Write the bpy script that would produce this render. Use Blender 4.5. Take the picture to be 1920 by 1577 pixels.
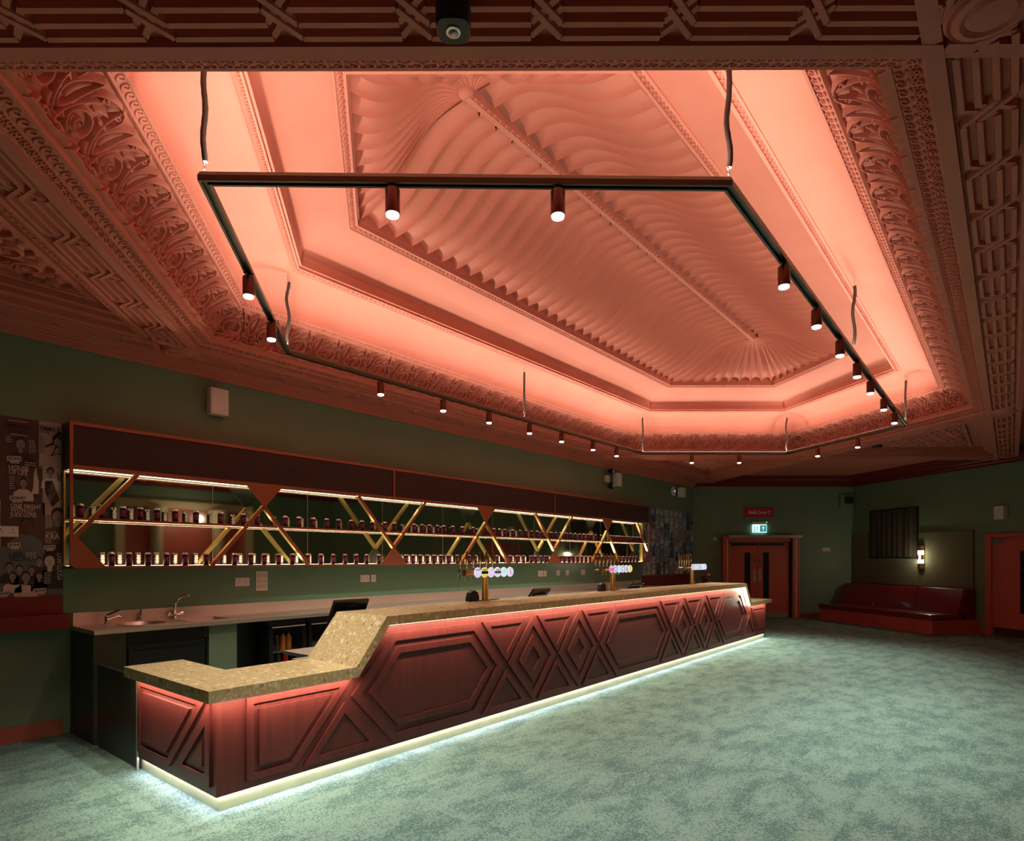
import bpy, math, random
from mathutils import Matrix, Vector
random.seed(7)
for o in list(bpy.data.objects): bpy.data.objects.remove(o)
SC = bpy.context.scene; COL = SC.collection
# ---------------------------------------------------------------- camera, world, exposure
TH = math.radians(39.2); SN, CS = math.sin(TH), math.cos(TH)
F = 1148.0
cam = bpy.data.cameras.new('camera'); co = bpy.data.objects.new('camera', cam); COL.objects.link(co)
co.location = (0, 0, 1.55); co.rotation_euler = (math.pi/2, 0, math.radians(90-39.2)-math.pi/2-math.radians(90-39.2)+math.atan2(SN, CS))
cam.sensor_width = 36; cam.lens = F/1920*36; cam.shift_y = (1048-788.5)/1920; cam.clip_start = .02
SC.camera = co
w = bpy.data.worlds.new('world'); SC.world = w; w.use_nodes = True
w.node_tree.nodes['Background'].inputs[0].default_value = (.004, .0035, .003, 1)
SC.view_settings.view_transform = 'Standard'; SC.view_settings.look = 'None'
SC.view_settings.exposure = 0.12; SC.view_settings.gamma = 1; SC.view_settings.use_curve_mapping = False
# light levels (all of them are lamps that are in the room)
W_UP, L_SPOT, W_BARTOP, W_PLINTH, L_SHELF, L_SCONCE = 6.0, 120.0, 6.4, 1.6, 19.0, 46.0     # W_: watts per metre of LED profile
C_WARM = (1.0, 1.0, .84); C_SPOT = (.94, 1.0, .86); C_COOL = (.96, .84, 1.0); C_CREAM = (1.0, .90, .62)

# ---------------------------------------------------------------- materials
MAT = {}
def mat(name, col, rough=.6, metal=0, emit=None, estr=0, spec=.5, noise=None, bump=None, coat=0, alpha=1, trans=0):
    m = bpy.data.materials.new(name); m.use_nodes = True; nt = m.node_tree; b = nt.nodes['Principled BSDF']
    b.inputs['Base Color'].default_value = (*col, 1); b.inputs['Roughness'].default_value = rough
    b.inputs['Metallic'].default_value = metal; b.inputs['Specular IOR Level'].default_value = spec
    b.inputs['Coat Weight'].default_value = coat; b.inputs['Transmission Weight'].default_value = trans
    if emit: b.inputs['Emission Color'].default_value = (*emit, 1); b.inputs['Emission Strength'].default_value = estr
    if noise:   # (scale, second colour, stretch)
        tc = nt.nodes.new('ShaderNodeTexCoord'); mp = nt.nodes.new('ShaderNodeMapping'); mp.inputs['Scale'].default_value = noise[2]
        nz = nt.nodes.new('ShaderNodeTexNoise'); nz.inputs['Scale'].default_value = noise[0]; nz.inputs['Detail'].default_value = 6
        mx = nt.nodes.new('ShaderNodeMix'); mx.data_type = 'RGBA'
        mx.inputs[6].default_value = (*col, 1); mx.inputs[7].default_value = (*noise[1], 1)
        rp = nt.nodes.new('ShaderNodeMapRange'); rp.inputs[1].default_value = .35; rp.inputs[2].default_value = .65
        nt.links.new(tc.outputs['Object'], mp.inputs[0]); nt.links.new(mp.outputs[0], nz.inputs['Vector'])
        nt.links.new(nz.outputs[0], rp.inputs[0]); nt.links.new(rp.outputs[0], mx.inputs[0]); nt.links.new(mx.outputs[2], b.inputs['Base Color'])
    if bump:    # (scale, strength, distance)
        tc = nt.nodes.new('ShaderNodeTexCoord'); nz = nt.nodes.new('ShaderNodeTexNoise'); nz.inputs['Scale'].default_value = bump[0]
        bp = nt.nodes.new('ShaderNodeBump'); bp.inputs['Strength'].default_value = bump[1]; bp.inputs['Distance'].default_value = bump[2]
        nt.links.new(tc.outputs['Object'], nz.inputs['Vector']); nt.links.new(nz.outputs[0], bp.inputs['Height']); nt.links.new(bp.outputs[0], b.inputs['Normal'])
    MAT[name] = m; return m
mat('plaster', (.66, .20, .138), .62, spec=.3, noise=(2.5, (.62, .182, .124), (1, 1, 1)), bump=(14, .12, .01))
mat('red_paint', (.19, .010, .010), .5, noise=(2, (.17, .009, .009), (1, 1, 1)))
mat('green_wall', (.18, .262, .165), .55, spec=.4, noise=(1.2, (.165, .243, .152), (1, 1, 1)), bump=(60, .05, .003))
mat('green_gloss', (.14, .27, .165), .2, spec=.5)
mat('skirting', (.42, .10, .055), .45)
mat('door_paint', (.56, .11, .075), .42, noise=(1.5, (.50, .095, .065), (1, 1, 1)))
mat('wood', (.082, .012, .011), .40, spec=.4, noise=(30, (.108, .017, .015), (1, 1, .06)))
mat('header_wood', (.035, .009, .006), .5, noise=(14, (.026, .007, .005), (.2, 1, 1)))
mat('rust', (.36, .105, .045), .42, metal=.35)
mat('brass_frame', (.78, .55, .18), .28, metal=.75)
mat('brass', (.72, .47, .18), .22, metal=1)
mat('copper', (.62, .26, .12), .25, metal=1)
mat('steel', (.78, .68, .60), .42, metal=1, bump=(40, .03, .002))  # neutral steel; the warm tint puts the red ceiling's reflection into the colour
mat('brushed', (.55, .52, .45), .38, metal=.9)
mat('chrome', (.85, .85, .85), .08, metal=1)
mat('black', (.012, .012, .012), .4)
mat('black_gloss', (.01, .01, .01), .12)
mat('dark_cab', (.022, .022, .016), .35)
mat('bronze', (.10, .085, .055), .32, metal=.7)
mat('copper_lamp', (.13, .035, .022), .4, metal=.5)
mat('cable', (.06, .035, .025), .6)
mat('white_plastic', (.74, .70, .64), .45)
mat('cream', (.70, .55, .34), .6)
mat('plinth', (.56, .56, .33), .38, metal=.45, noise=(9, (.50, .50, .29), (1, 1, 1)))
mat('leather', (.19, .012, .018), .3, spec=.6, coat=.25, bump=(90, .08, .004))
mat('felt', (.16, .155, .095), .95, spec=.1, bump=(260, .3, .003))
mat('blind', (.055, .043, .028), .7, noise=(3, (.08, .062, .04), (3, 3, .3)))
mat('sign_red', (.55, .015, .05), .5)
mat('letter', (.92, .80, .76), .5)
mat('mirror', (.60, .64, .54), .035, metal=1)
mat('glass_dark', (.02, .02, .018), .05, spec=.8)
mat('can_dark', (.035, .006, .014), .3, metal=.2)
mat('can_pink', (.75, .12, .28), .45)
mat('can_white', (.85, .62, .60), .5)
mat('can_metal', (.75, .72, .68), .25, metal=1)
mat('orange_can', (.75, .28, .04), .35); mat('red_can', (.55, .02, .02), .35); mat('bottle', (.05, .05, .05), .1)
for n, c, s in (('led_up', C_WARM, 6), ('led_bar', C_CREAM, 3), ('led_plinth', C_COOL, 4), ('led_shelf', C_CREAM, L_SHELF),
                ('led_shelf_low', C_CREAM, 75), ('led_lens', (1, 1, .9), 9), ('led_sconce', (1, .93, .70), L_SCONCE), ('led_exit', (.55, .95, 1), 1.6), ('led_green', (.1, 1, .2), 2),
                ('badge_white', (.62, .76, 1.0), .72), ('badge_magenta', (.75, .12, .55), .6), ('badge_yellow', (.9, .75, .08), .6), ('badge_cyan', (.45, .85, .85), .7),
                ('led_emergency', (.9, .95, .85), .9), ('led_fridge', (1, .85, .6), 12), ('led_blue', (.25, .3, 1), 1.2)):
    mat(n, (.8, .8, .8), .5, emit=c, estr=s)
def paper(name, c1, c2, sc=9):
    return mat(name, c1, .55, noise=(sc, c2, (1, 1, 1)))
paper('paper_dark', (.075, .035, .028), (.10, .045, .038), 3); paper('paper_light', (.52, .42, .36), (.40, .33, .29), 3)
paper('paper_slate', (.12, .15, .15), (.10, .12, .13), 3); paper('ink_dark', (.022, .018, .018), (.035, .026, .026), 5)
paper('ink_light', (.66, .56, .50), (.55, .46, .42), 5); paper('skin_grey', (.32, .26, .24), (.20, .165, .155), 8)
for i, (a, b) in enumerate((((.09, .13, .16), (.02, .028, .035)), ((.16, .18, .18), (.05, .06, .065)), ((.045, .075, .10), (.012, .018, .022)), ((.05, .035, .035), (.15, .15, .15)), ((.10, .15, .17), (.025, .05, .07)))):
    paper('mini_%d' % i, (a[0]*2.3, a[1]*3.0, a[2]*3.6), (b[0]*2.0, b[1]*2.4, b[2]*2.8), 9+i*2)

def nodes_floor():
    m = bpy.data.materials.new('carpet'); m.use_nodes = True; nt = m.node_tree; N = nt.nodes; K = nt.links.new
    b = N['Principled BSDF']; b.inputs['Roughness'].default_value = .95; b.inputs['Specular IOR Level'].default_value = .1
    tc = N.new('ShaderNodeTexCoord'); rot = N.new('ShaderNodeMapping'); rot.inputs['Rotation'].default_value = (0, 0, math.radians(0))
    K(tc.outputs['Object'], rot.inputs[0])
    # carpet tiles, each with its own offset of the pattern
    sn = N.new('ShaderNodeVectorMath'); sn.operation = 'SNAP'; sn.inputs[1].default_value = (1.0, .25, 1)
    K(rot.outputs[0], sn.inputs[0])
    wn = N.new('ShaderNodeTexWhiteNoise'); wn.noise_dimensions = '3D'; K(sn.outputs[0], wn.inputs['Vector'])
    of = N.new('ShaderNodeVectorMath'); of.operation = 'SCALE'; of.inputs['Scale'].default_value = .12; K(wn.outputs['Color'], of.inputs[0])
    ad = N.new('ShaderNodeVectorMath'); ad.operation = 'ADD'; K(rot.outputs[0], ad.inputs[0]); K(of.outputs[0], ad.inputs[1])
    st = N.new('ShaderNodeMapping'); st.inputs['Scale'].default_value = (3.0, 5.6, 1); K(ad.outputs[0], st.inputs[0])
    n1 = N.new('ShaderNodeTexNoise'); n1.inputs['Scale'].default_value = 1.0; n1.inputs['Detail'].default_value = 7; n1.inputs['Roughness'].default_value = .62; K(st.outputs[0], n1.inputs['Vector'])
    n2 = N.new('ShaderNodeTexNoise'); n2.inputs['Scale'].default_value = 95; n2.inputs['Detail'].default_value = 3; K(rot.outputs[0], n2.inputs['Vector'])
    m1 = N.new('ShaderNodeMapRange'); m1.inputs[1].default_value = .34; m1.inputs[2].default_value = .60; K(n1.outputs[0], m1.inputs[0])
    m2 = N.new('ShaderNodeMapRange'); m2.inputs[1].default_value = .35; m2.inputs[2].default_value = .65; m2.inputs[3].default_value = -.75; m2.inputs[4].default_value = .75; K(n2.outputs[0], m2.inputs[0])
    s = N.new('ShaderNodeMath'); s.operation = 'ADD'; s.use_clamp = True; K(m1.outputs[0], s.inputs[0]); K(m2.outputs[0], s.inputs[1])
    mx = N.new('ShaderNodeMix'); mx.data_type = 'RGBA'; mx.inputs[6].default_value = (.098, .178, .168, 1); mx.inputs[7].default_value = (.245, .37, .322, 1)
    K(s.outputs[0], mx.inputs[0]); K(mx.outputs[2], b.inputs['Base Color'])
    bp = N.new('ShaderNodeBump'); bp.inputs['Strength'].default_value = .5; bp.inputs['Distance'].default_value = .006; K(n2.outputs[0], bp.inputs['Height']); K(bp.outputs[0], b.inputs['Normal'])
    MAT['carpet'] = m
def nodes_terrazzo():
    m = bpy.data.materials.new('terrazzo'); m.use_nodes = True; nt = m.node_tree; N = nt.nodes; K = nt.links.new
    b = N['Principled BSDF']; b.inputs['Roughness'].default_value = .22
    tc = N.new('ShaderNodeTexCoord'); nz = N.new('ShaderNodeTexNoise'); nz.inputs['Scale'].default_value = 9; K(tc.outputs['Object'], nz.inputs['Vector'])
    ds = N.new('ShaderNodeVectorMath'); ds.operation = 'SCALE'; ds.inputs['Scale'].default_value = .05; K(nz.outputs['Color'], ds.inputs[0])
    ad = N.new('ShaderNodeVectorMath'); ad.operation = 'ADD'; K(tc.outputs['Object'], ad.inputs[0]); K(ds.outputs[0], ad.inputs[1])
    cur = None
    for sc, thr, colr, seed in ((24, .80, (.84, .70, .45), 0), (42, .72, (.74, .56, .31), 3), (70, .66, (.82, .64, .36), 7), (33, .92, (.45, .27, .12), 11)):
        mp = N.new('ShaderNodeMapping'); mp.inputs['Location'].default_value = (seed, seed*.7, seed*.3); K(ad.outputs[0], mp.inputs[0])
        v = N.new('ShaderNodeTexVoronoi'); v.inputs['Scale'].default_value = sc; K(mp.outputs[0], v.inputs['Vector'])
        # a chip shows in a few random cells only, near the cell's heart
        sp = N.new('ShaderNodeSeparateColor'); K(v.outputs['Color'], sp.inputs[0])
        g = N.new('ShaderNodeMath'); g.operation = 'GREATER_THAN'; g.inputs[1].default_value = thr; K(sp.outputs[0], g.inputs[0])
        l = N.new('ShaderNodeMath'); l.operation = 'LESS_THAN'; l.inputs[1].default_value = .46; K(v.outputs['Distance'], l.inputs[0])
        mu = N.new('ShaderNodeMath'); mu.operation = 'MULTIPLY'; K(g.outputs[0], mu.inputs[0]); K(l.outputs[0], mu.inputs[1])
        mx = N.new('ShaderNodeMix'); mx.data_type = 'RGBA'; K(mu.outputs[0], mx.inputs[0]); mx.inputs[7].default_value = (*colr, 1)
        if cur is None: mx.inputs[6].default_value = (.62, .44, .22, 1)
        else: K(cur.outputs[2], mx.inputs[6])
        cur = mx
    K(cur.outputs[2], b.inputs['Base Color']); MAT['terrazzo'] = m
nodes_floor(); nodes_terrazzo()

# ---------------------------------------------------------------- mesh helpers
WM = {}
class MB:
    def __init__(s): s.v = []; s.f = []; s.m = []; s.mi = 0
    def quad(s, *p):
        n = len(s.v); s.v += [tuple(q) for q in p]; s.f.append(tuple(range(n, n+len(p)))); s.m.append(s.mi)
    def box(s, x0, x1, y0, y1, z0, z1, M=None):
        P = [Vector((x, y, z)) for z in (z0, z1) for x, y in ((x0, y0), (x1, y0), (x1, y1), (x0, y1))]
        if M: P = [M @ p for p in P]
        n = len(s.v); s.v += [tuple(p) for p in P]
        for q in ((3, 2, 1, 0), (4, 5, 6, 7), (0, 1, 5, 4), (1, 2, 6, 5), (2, 3, 7, 6), (3, 0, 4, 7)): s.f.append(tuple(n+i for i in q)); s.m.append(s.mi)
        return s
    def bev(s, x0, x1, y0, y1, z0, z1, r=.01, M=None, k=3):   # box with rounded vertical-plan corners and chamfered top and bottom
        pts = []
        for cx, cy, a in ((x1-r, y1-r, 0), (x0+r, y1-r, 90), (x0+r, y0+r, 180), (x1-r, y0+r, 270)):
            for i in range(k+1):
                t = math.radians(a+90*i/k); pts.append((cx, cy, math.cos(t), math.sin(t)))
        rings = [(z0, 0), (z0+r*.3, .7), (z0+r, 1), (z1-r, 1), (z1-r*.3, .7), (z1, 0)]
        L = [[(cx+c*r*q, cy+d*r*q, z) for cx, cy, c, d in pts] for z, q in rings]
        if M: L = [[tuple(M @ Vector(p)) for p in l] for l in L]
        s.loft(L, cap=True); return s
    def loft(s, L, cap=False, close=True):
        n = len(s.v); k = len(L[0])
        for l in L: s.v += [tuple(p) for p in l]
        for i in range(len(L)-1):
            for j in range(k if close else k-1):
                a = n+i*k+j; b = n+i*k+(j+1) % k; s.f.append((a, b, b+k, a+k)); s.m.append(s.mi)
        if cap: s.f.append(tuple(n+j for j in reversed(range(k)))); s.m.append(s.mi); s.f.append(tuple(n+(len(L)-1)*k+j for j in range(k))); s.m.append(s.mi)
        return s
    def prism(s, poly, f, h0, h1):    # poly 2D, f(u,v,h)->xyz
        s.loft([[f(u, v, h0) for u, v in poly], [f(u, v, h1) for u, v in poly]], cap=True); return s
    def lathe(s, prof, M=None, k=20):
        L = [[(r*math.cos(2*math.pi*j/k), r*math.sin(2*math.pi*j/k), z) for j in range(k)] for r, z in prof]
        if M: L = [[tuple(M @ Vector(p)) for p in l] for l in L]
        s.loft(L, cap=True); return s
    def tube(s, pts, r, k=8):
        pts = [Vector(p) for p in pts]; L = []; up = Vector((0, 0, 1))
        for i, p in enumerate(pts):
            d = (pts[min(i+1, len(pts)-1)]-pts[max(i-1, 0)]).normalized()
            a = d.cross(up) if abs(d.z) < .95 else d.cross(Vector((1, 0, 0))); a.normalize(); b = d.cross(a); rr = r[i] if isinstance(r, (list, tuple)) else r
            L.append([tuple(p+(a*math.cos(2*math.pi*j/k)+b*math.sin(2*math.pi*j/k))*rr) for j in range(k)])
        s.loft(L, cap=True); return s
    def build(s, name, m, parent=None, smooth=False, kind=None, label=None, local=False, angle=40):
        me = bpy.data.meshes.new(name)
        V = [Vector(v) for v in s.v]
        if parent is not None and not local:
            inv = WM[parent.name].inverted(); V = [inv @ v for v in V]; loc = Vector((0, 0, 0))
        elif parent is None and not local:
            xs = [v.x for v in V]; ys = [v.y for v in V]; zs = [v.z for v in V]
            loc = Vector(((min(xs)+max(xs))/2, (min(ys)+max(ys))/2, min(zs))); V = [v-loc for v in V]
        else: loc = Vector((0, 0, 0))
        me.from_pydata(V, [], s.f)
        for x in (m if isinstance(m, (list, tuple)) else [m]): me.materials.append(MAT[x])
        if len(set(s.m)) > 1:
            for p, i in zip(me.polygons, s.m): p.material_index = i
        if smooth:
            me.polygons.foreach_set('use_smooth', [True]*len(me.polygons))
            try: me.set_sharp_from_angle(angle=math.radians(angle))
            except Exception: pass
        me.update()
        o = bpy.data.objects.new(name, me); COL.objects.link(o); o.location = loc
        WM[o.name] = Matrix.Translation(loc)
        if parent is not None: o.parent = parent; WM[o.name] = WM[parent.name].copy()
        if kind: o['kind'] = kind
        if label: o['label'] = label
        return o
def tag(o, label, cat, group=None):
    o['label'] = label; o['category'] = cat
    if group: o['group'] = group
    return o
def thing(name, label, cat, loc=(0, 0, 0), rz=0, group=None):
    o = bpy.data.objects.new(name, None); COL.objects.link(o); o.location = loc; o.rotation_euler = (0, 0, rz); o.empty_display_size = .1
    WM[o.name] = Matrix.Translation(Vector(loc)) @ Matrix.Rotation(rz, 4, 'Z')
    return tag(o, label, cat, group)
def copy_tree(root, loc, rz=0, label=None, group=None):
    r = root.copy(); COL.objects.link(r); r.location = loc; r.rotation_euler = (0, 0, rz)
    WM[r.name] = Matrix.Translation(Vector(loc)) @ Matrix.Rotation(rz, 4, 'Z')
    if label: r['label'] = label
    if group: r['group'] = group
    for ch in list(root.children):
        c = ch.copy(); COL.objects.link(c); c.parent = r
        for g in list(ch.children): d = g.copy(); COL.objects.link(d); d.parent = c
    return r
def text(s, size, M, m, name='lettering', parent=None, bold=.012, ext=.002, align='LEFT', sx=1.0):
    cu = bpy.data.curves.new(name, 'FONT'); cu.body = s; cu.size = size; cu.offset = bold*size; cu.extrude = ext; cu.align_x = align; cu.resolution_u = 3
    t = bpy.data.objects.new('t', cu); me = bpy.data.meshes.new_from_object(t); bpy.data.objects.remove(t); bpy.data.curves.remove(cu)
    me.materials.clear(); me.materials.append(MAT[m])
    M = M @ Matrix.Diagonal((sx, 1, 1, 1))
    if parent is not None: M = WM[parent.name].inverted() @ M
    me.transform(M); o = bpy.data.objects.new(name, me); COL.objects.link(o); o.parent = parent
    WM[o.name] = WM[parent.name].copy() if parent is not None else Matrix()
    return o
def cw(a, b, z=0): return Vector((a*SN+b*CS, -a*CS+b*SN, z))    # camera-foot frame (right, forward) to world
def fmat(o, ex, ey, ez):
    ex, ey, ez = Vector(ex), Vector(ey), Vector(ez)
    return Matrix(((ex.x, ey.x, ez.x, o[0]), (ex.y, ey.y, ez.y, o[1]), (ex.z, ey.z, ez.z, o[2]), (0, 0, 0, 1)))
# local frames: x along the wall to the right, y up, z out of the wall into the room
BW = 6.52
M_BAR = fmat((0, BW, 0), (1, 0, 0), (0, 0, 1), (0, -1, 0))
eR = cw(1, 0); eN = cw(0, -1)
M_ST = fmat(cw(0, 16.2), eR, (0, 0, 1), eN)
C2 = cw(9.03, 16.2); RD = cw(.2096, -.9778).normalized(); RN = cw(-.9778, -.2096).normalized()
M_RT = fmat(C2, RD, (0, 0, 1), RN)

# ---------------------------------------------------------------- room shell
a0 = (16.2*SN-BW)/CS
P1 = cw(a0, 16.2); t5 = (C2.y+4.5)/(-RD.y); P3 = C2+RD*t5
ROOM = [(-3, -4.5), (P3.x, -4.5), (C2.x, C2.y), (P1.x, BW), (-3, BW)]
def clip(poly, n, d):    # keep n.p <= d
    out = []
    for i in range(len(poly)):
        p, q = poly[i], poly[(i+1) % len(poly)]; dp = n[0]*p[0]+n[1]*p[1]-d; dq = n[0]*q[0]+n[1]*q[1]-d
        if dp <= 0: out.append(p)
        if (dp < 0) != (dq < 0) and abs(dp-dq) > 1e-9:
            t = dp/(dp-dq); out.append((p[0]+(q[0]-p[0])*t, p[1]+(q[1]-p[1])*t))
    return out
def clip_room(poly):
    for i in range(5):
        p, q = ROOM[i], ROOM[(i+1) % 5]; n = (q[1]-p[1], -(q[0]-p[0])); poly = clip(poly, n, n[0]*p[0]+n[1]*p[1])
        if len(poly) < 3: return []
    return poly
ident = lambda u, v, h: (u, v, h)
b = MB(); b.prism(ROOM, ident, -.1, 0); b.build('floor', 'carpet', kind='structure')
WT = 3.49
def wall(name, p, q, z0=0, z1=4.0, m='green_wall', th=.12):
    d = (Vector((q[0]-p[0], q[1]-p[1], 0))).normalized(); n = Vector((d.y, -d.x, 0))
    b = MB(); b.loft([[(p[0], p[1], z), (q[0], q[1], z), (q[0]+n.x*th, q[1]+n.y*th, z), (p[0]+n.x*th, p[1]+n.y*th, z)] for z in (z0, z1)], cap=True)
    return b.build(name, m, kind='structure')
wall('wall_front', ROOM[0], ROOM[1]); wall('wall_right', ROOM[1], ROOM[2]); wall('wall_stalls', ROOM[2], ROOM[3]); wall('wall_bar', ROOM[3], ROOM[4]); wall('wall_left', ROOM[4], ROOM[0])
b = MB(); b.box(-3, 1.69, BW-.018, BW, 0, .14); b.build('baseboard_bar', 'skirting', kind='structure')
b = MB(); b.box(7.54, 8.95, 0, .12, 0, .018, M_ST); b.box(a0, 5.45, 0, .12, 0, .018, M_ST); b.build('baseboard_stalls', 'skirting', kind='structure')
b = MB(); b.box(3.46, 3.66, 0, .10, 0, .018, M_RT); b.box(4.85, t5, 0, .12, 0, .018, M_RT); b.build('baseboard_right', 'skirting', kind='structure')

# ---------------------------------------------------------------- the ceiling
CX, CY = 6.6, 3.16
NA = math.atan2(1, 1.235)
HN = []   # (normal, extra offset): bar side, far bar-ward (DE), far right (CD), right side, near (AB), left (FA)
for ang, e in ((90, 0), (math.degrees(NA), 2.014), (-math.degrees(NA), 2.014), (-90, 0), (180+math.degrees(NA), 1.774), (180-math.degrees(NA), 2.014)):
    HN.append(((math.cos(math.radians(ang)), math.sin(math.radians(ang))), e))
def EO(k, d):   # the near side of the beam and arabesque cove stands a little further in
    return HN[k % 6][1] if k % 6 != 4 else 2.014-.24*min(1, max(0, (d-2.40)/.345))
def isect(n1, d1, n2, d2):
    det = n1[0]*n2[1]-n1[1]*n2[0]; return ((d1*n2[1]-n1[1]*d2)/det+CX, (n1[0]*d2-d1*n2[0])/det+CY)
def corner(k, d):   # between side k and side k+1
    n1, n2 = HN[k % 6][0], HN[(k+1) % 6][0]; return isect(n1, d+EO(k, d), n2, d+EO(k+1, d))
def ring(d, z): return [(*corner(k, d), z) for k in range(6)]
ZB = 3.55; ZC = 3.72
prof = [(3.30, ZC), (3.30, 3.565), (3.27, 3.548), (3.225, 3.545), (3.225, ZB), (3.205, ZB), (3.205, 3.59), (2.955, 3.59), (2.955, ZB), (2.89, ZB), (2.89, 3.572), (2.878, 3.578), (2.83, 3.594), (2.826, 3.604), (2.77, 3.624), (2.766, 3.618), (2.745, 3.622), (2.745, 3.64)]
NC = 10
cove = [(2.46+.285*math.cos(math.pi/2*i/NC), 3.64+.285*math.sin(math.pi/2*i/NC)) for i in range(NC+1)]
lip3 = [(2.46, 3.915), (2.44, 3.908), (2.43, 3.92), (2.385, 3.945), (2.38, 3.935), (2.365, 3.94), (2.365, 3.965)]
cove2 = [(1.96+.405*math.cos(math.pi/2*i/NC)**.9, 3.965+.235*math.sin(math.pi/2*i/NC)) for i in range(NC+1)]
lip2 = [(1.96, 4.19), (1.945, 4.185), (1.935, 4.20), (1.90, 4.225), (1.90, 4.205), (1.885, 4.205), (1.885, 4.23), (1.865, 4.23), (1.865, 4.30)]
cove3 = [(1.44+.425*math.cos(math.pi/2*i/NC), 4.30+.22*math.sin(math.pi/2*i/NC)) for i in range(NC+1)]
lip1 = [(1.44, 4.505), (1.425, 4.50), (1.415, 4.515), (1.375, 4.54), (1.375, 4.52), (1.355, 4.52), (1.355, 4.56), (1.34, 4.56), (1.34, 4.70)]
def profile_obj(name, pr, smooth=False):
    b = MB(); b.loft([ring(d, z) for d, z in pr]); b.f = [tuple(reversed(f)) for f in b.f]
    return b, name, smooth
# relief strokes -------------------------------------------------
class Relief:
    def __init__(s): s.b = MB()
    def stroke(s, pts, w, h, surf, closed=False):
        """pts: (s,v); w: half width or list; h: height or list; surf(s,v)->(P,N)"""
        n = len(pts); L = []
        for i, (x, y) in enumerate(pts):
            x0, y0 = pts[max(i-1, 0)]; x1, y1 = pts[min(i+1, n-1)]; dx, dy = x1-x0, y1-y0; l = math.hypot(dx, dy) or 1e-6; nx, ny = -dy/l, dx/l
            ww = w[i] if isinstance(w, list) else w; hh = h[i] if isinstance(h, list) else h
            row = []
            for q, g in ((-1, 0), (-.8, .75), (-.3, 1), (.3, 1), (.8, .75), (1, 0)) if s.fine else ((-1, 0), (-.6, 1), (.6, 1), (1, 0)):
                r = surf(x+nx*ww*q, y+ny*ww*q)
                if r is None: return
                P, N = r; row.append((P[0]+N[0]*hh*g, P[1]+N[1]*hh*g, P[2]+N[2]*hh*g))
            L.append(row)
        s.b.loft(L, close=False)
        for row in (L[0], L[-1]): n0 = len(s.b.v); s.b.v += row; s.b.f.append(tuple(range(n0, n0+len(row)))); s.b.m.append(0)
    fine = False
def side_len(k, d):
    p = corner(k-1, d); q = corner(k, d); return math.hypot(q[0]-p[0], q[1]-p[1])
def band_surf(k, pr):
    """surface on side k over profile pr; s runs from the side's start corner at mid profile"""
    arc = [0]
    for i in range(1, len(pr)): arc.append(arc[-1]+math.hypot(pr[i][0]-pr[i-1][0], pr[i][1]-pr[i-1][1]))
    (nx, ny), e = HN[k]; tx, ty = -ny, nx
    def lim(d):
        p = corner(k-1, d); q = corner(k, d)
        sp = (p[0]-CX)*tx+(p[1]-CY)*ty; sq = (q[0]-CX)*tx+(q[1]-CY)*ty
        return min(sp, sq), max(sp, sq)
    def f(s, v):
        v = min(max(v, 0), arc[-1]); i = 0
        while i < len(arc)-2 and arc[i+1] < v: i += 1
        t = (v-arc[i])/((arc[i+1]-arc[i]) or 1); d = pr[i][0]+(pr[i+1][0]-pr[i][0])*t; z = pr[i][1]+(pr[i+1][1]-pr[i][1])*t
        a, b2 = lim(d); s = min(max(s, a), b2)
        dd = pr[i+1][0]-pr[i][0]; dz = pr[i+1][1]-pr[i][1]; l = math.hypot(dd, dz) or 1
        nd, nz = dz/l, -dd/l        # normal to the band in the (d,z) plane
        if nd > 0 : nd, nz = -nd, -nz
        if abs(nd) < 1e-6: nz = -1
        if nz > 0: nz = -abs(nz) if abs(nd) < .3 else nz
        D = d+EO(k, d)
        return ((CX+nx*D+tx*s, CY+ny*D+ty*s, z), (nx*nd, ny*nd, nz))
    return f, arc[-1], lim(pr[0][0]), lim(pr[-1][0])
def spiral(cx, cy, r0, r1, turns, a0, dirn=1, n=None):
    n = n or max(8, int(turns*9)); return [(cx+(r0+(r1-r0)*i/n)*math.cos(a0+dirn*turns*2*math.pi*i/n), cy+(r0+(r1-r0)*i/n)*math.sin(a0+dirn*turns*2*math.pi*i/n)) for i in range(n+1)]
def bez(p0, p1, p2, p3, n=9):
    return [tuple(((1-t)**3*a+3*(1-t)**2*t*b_+3*(1-t)*t*t*c+t**3*d) for a, b_, c, d in zip(p0, p1, p2, p3)) for t in [i/n for i in range(n+1)]]
def taper(n, w, e=.25): return [w*(e+(1-e)*math.sin(math.pi*min(1, .15+.85*i/(n-1)))) for i in range(n)]
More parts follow.
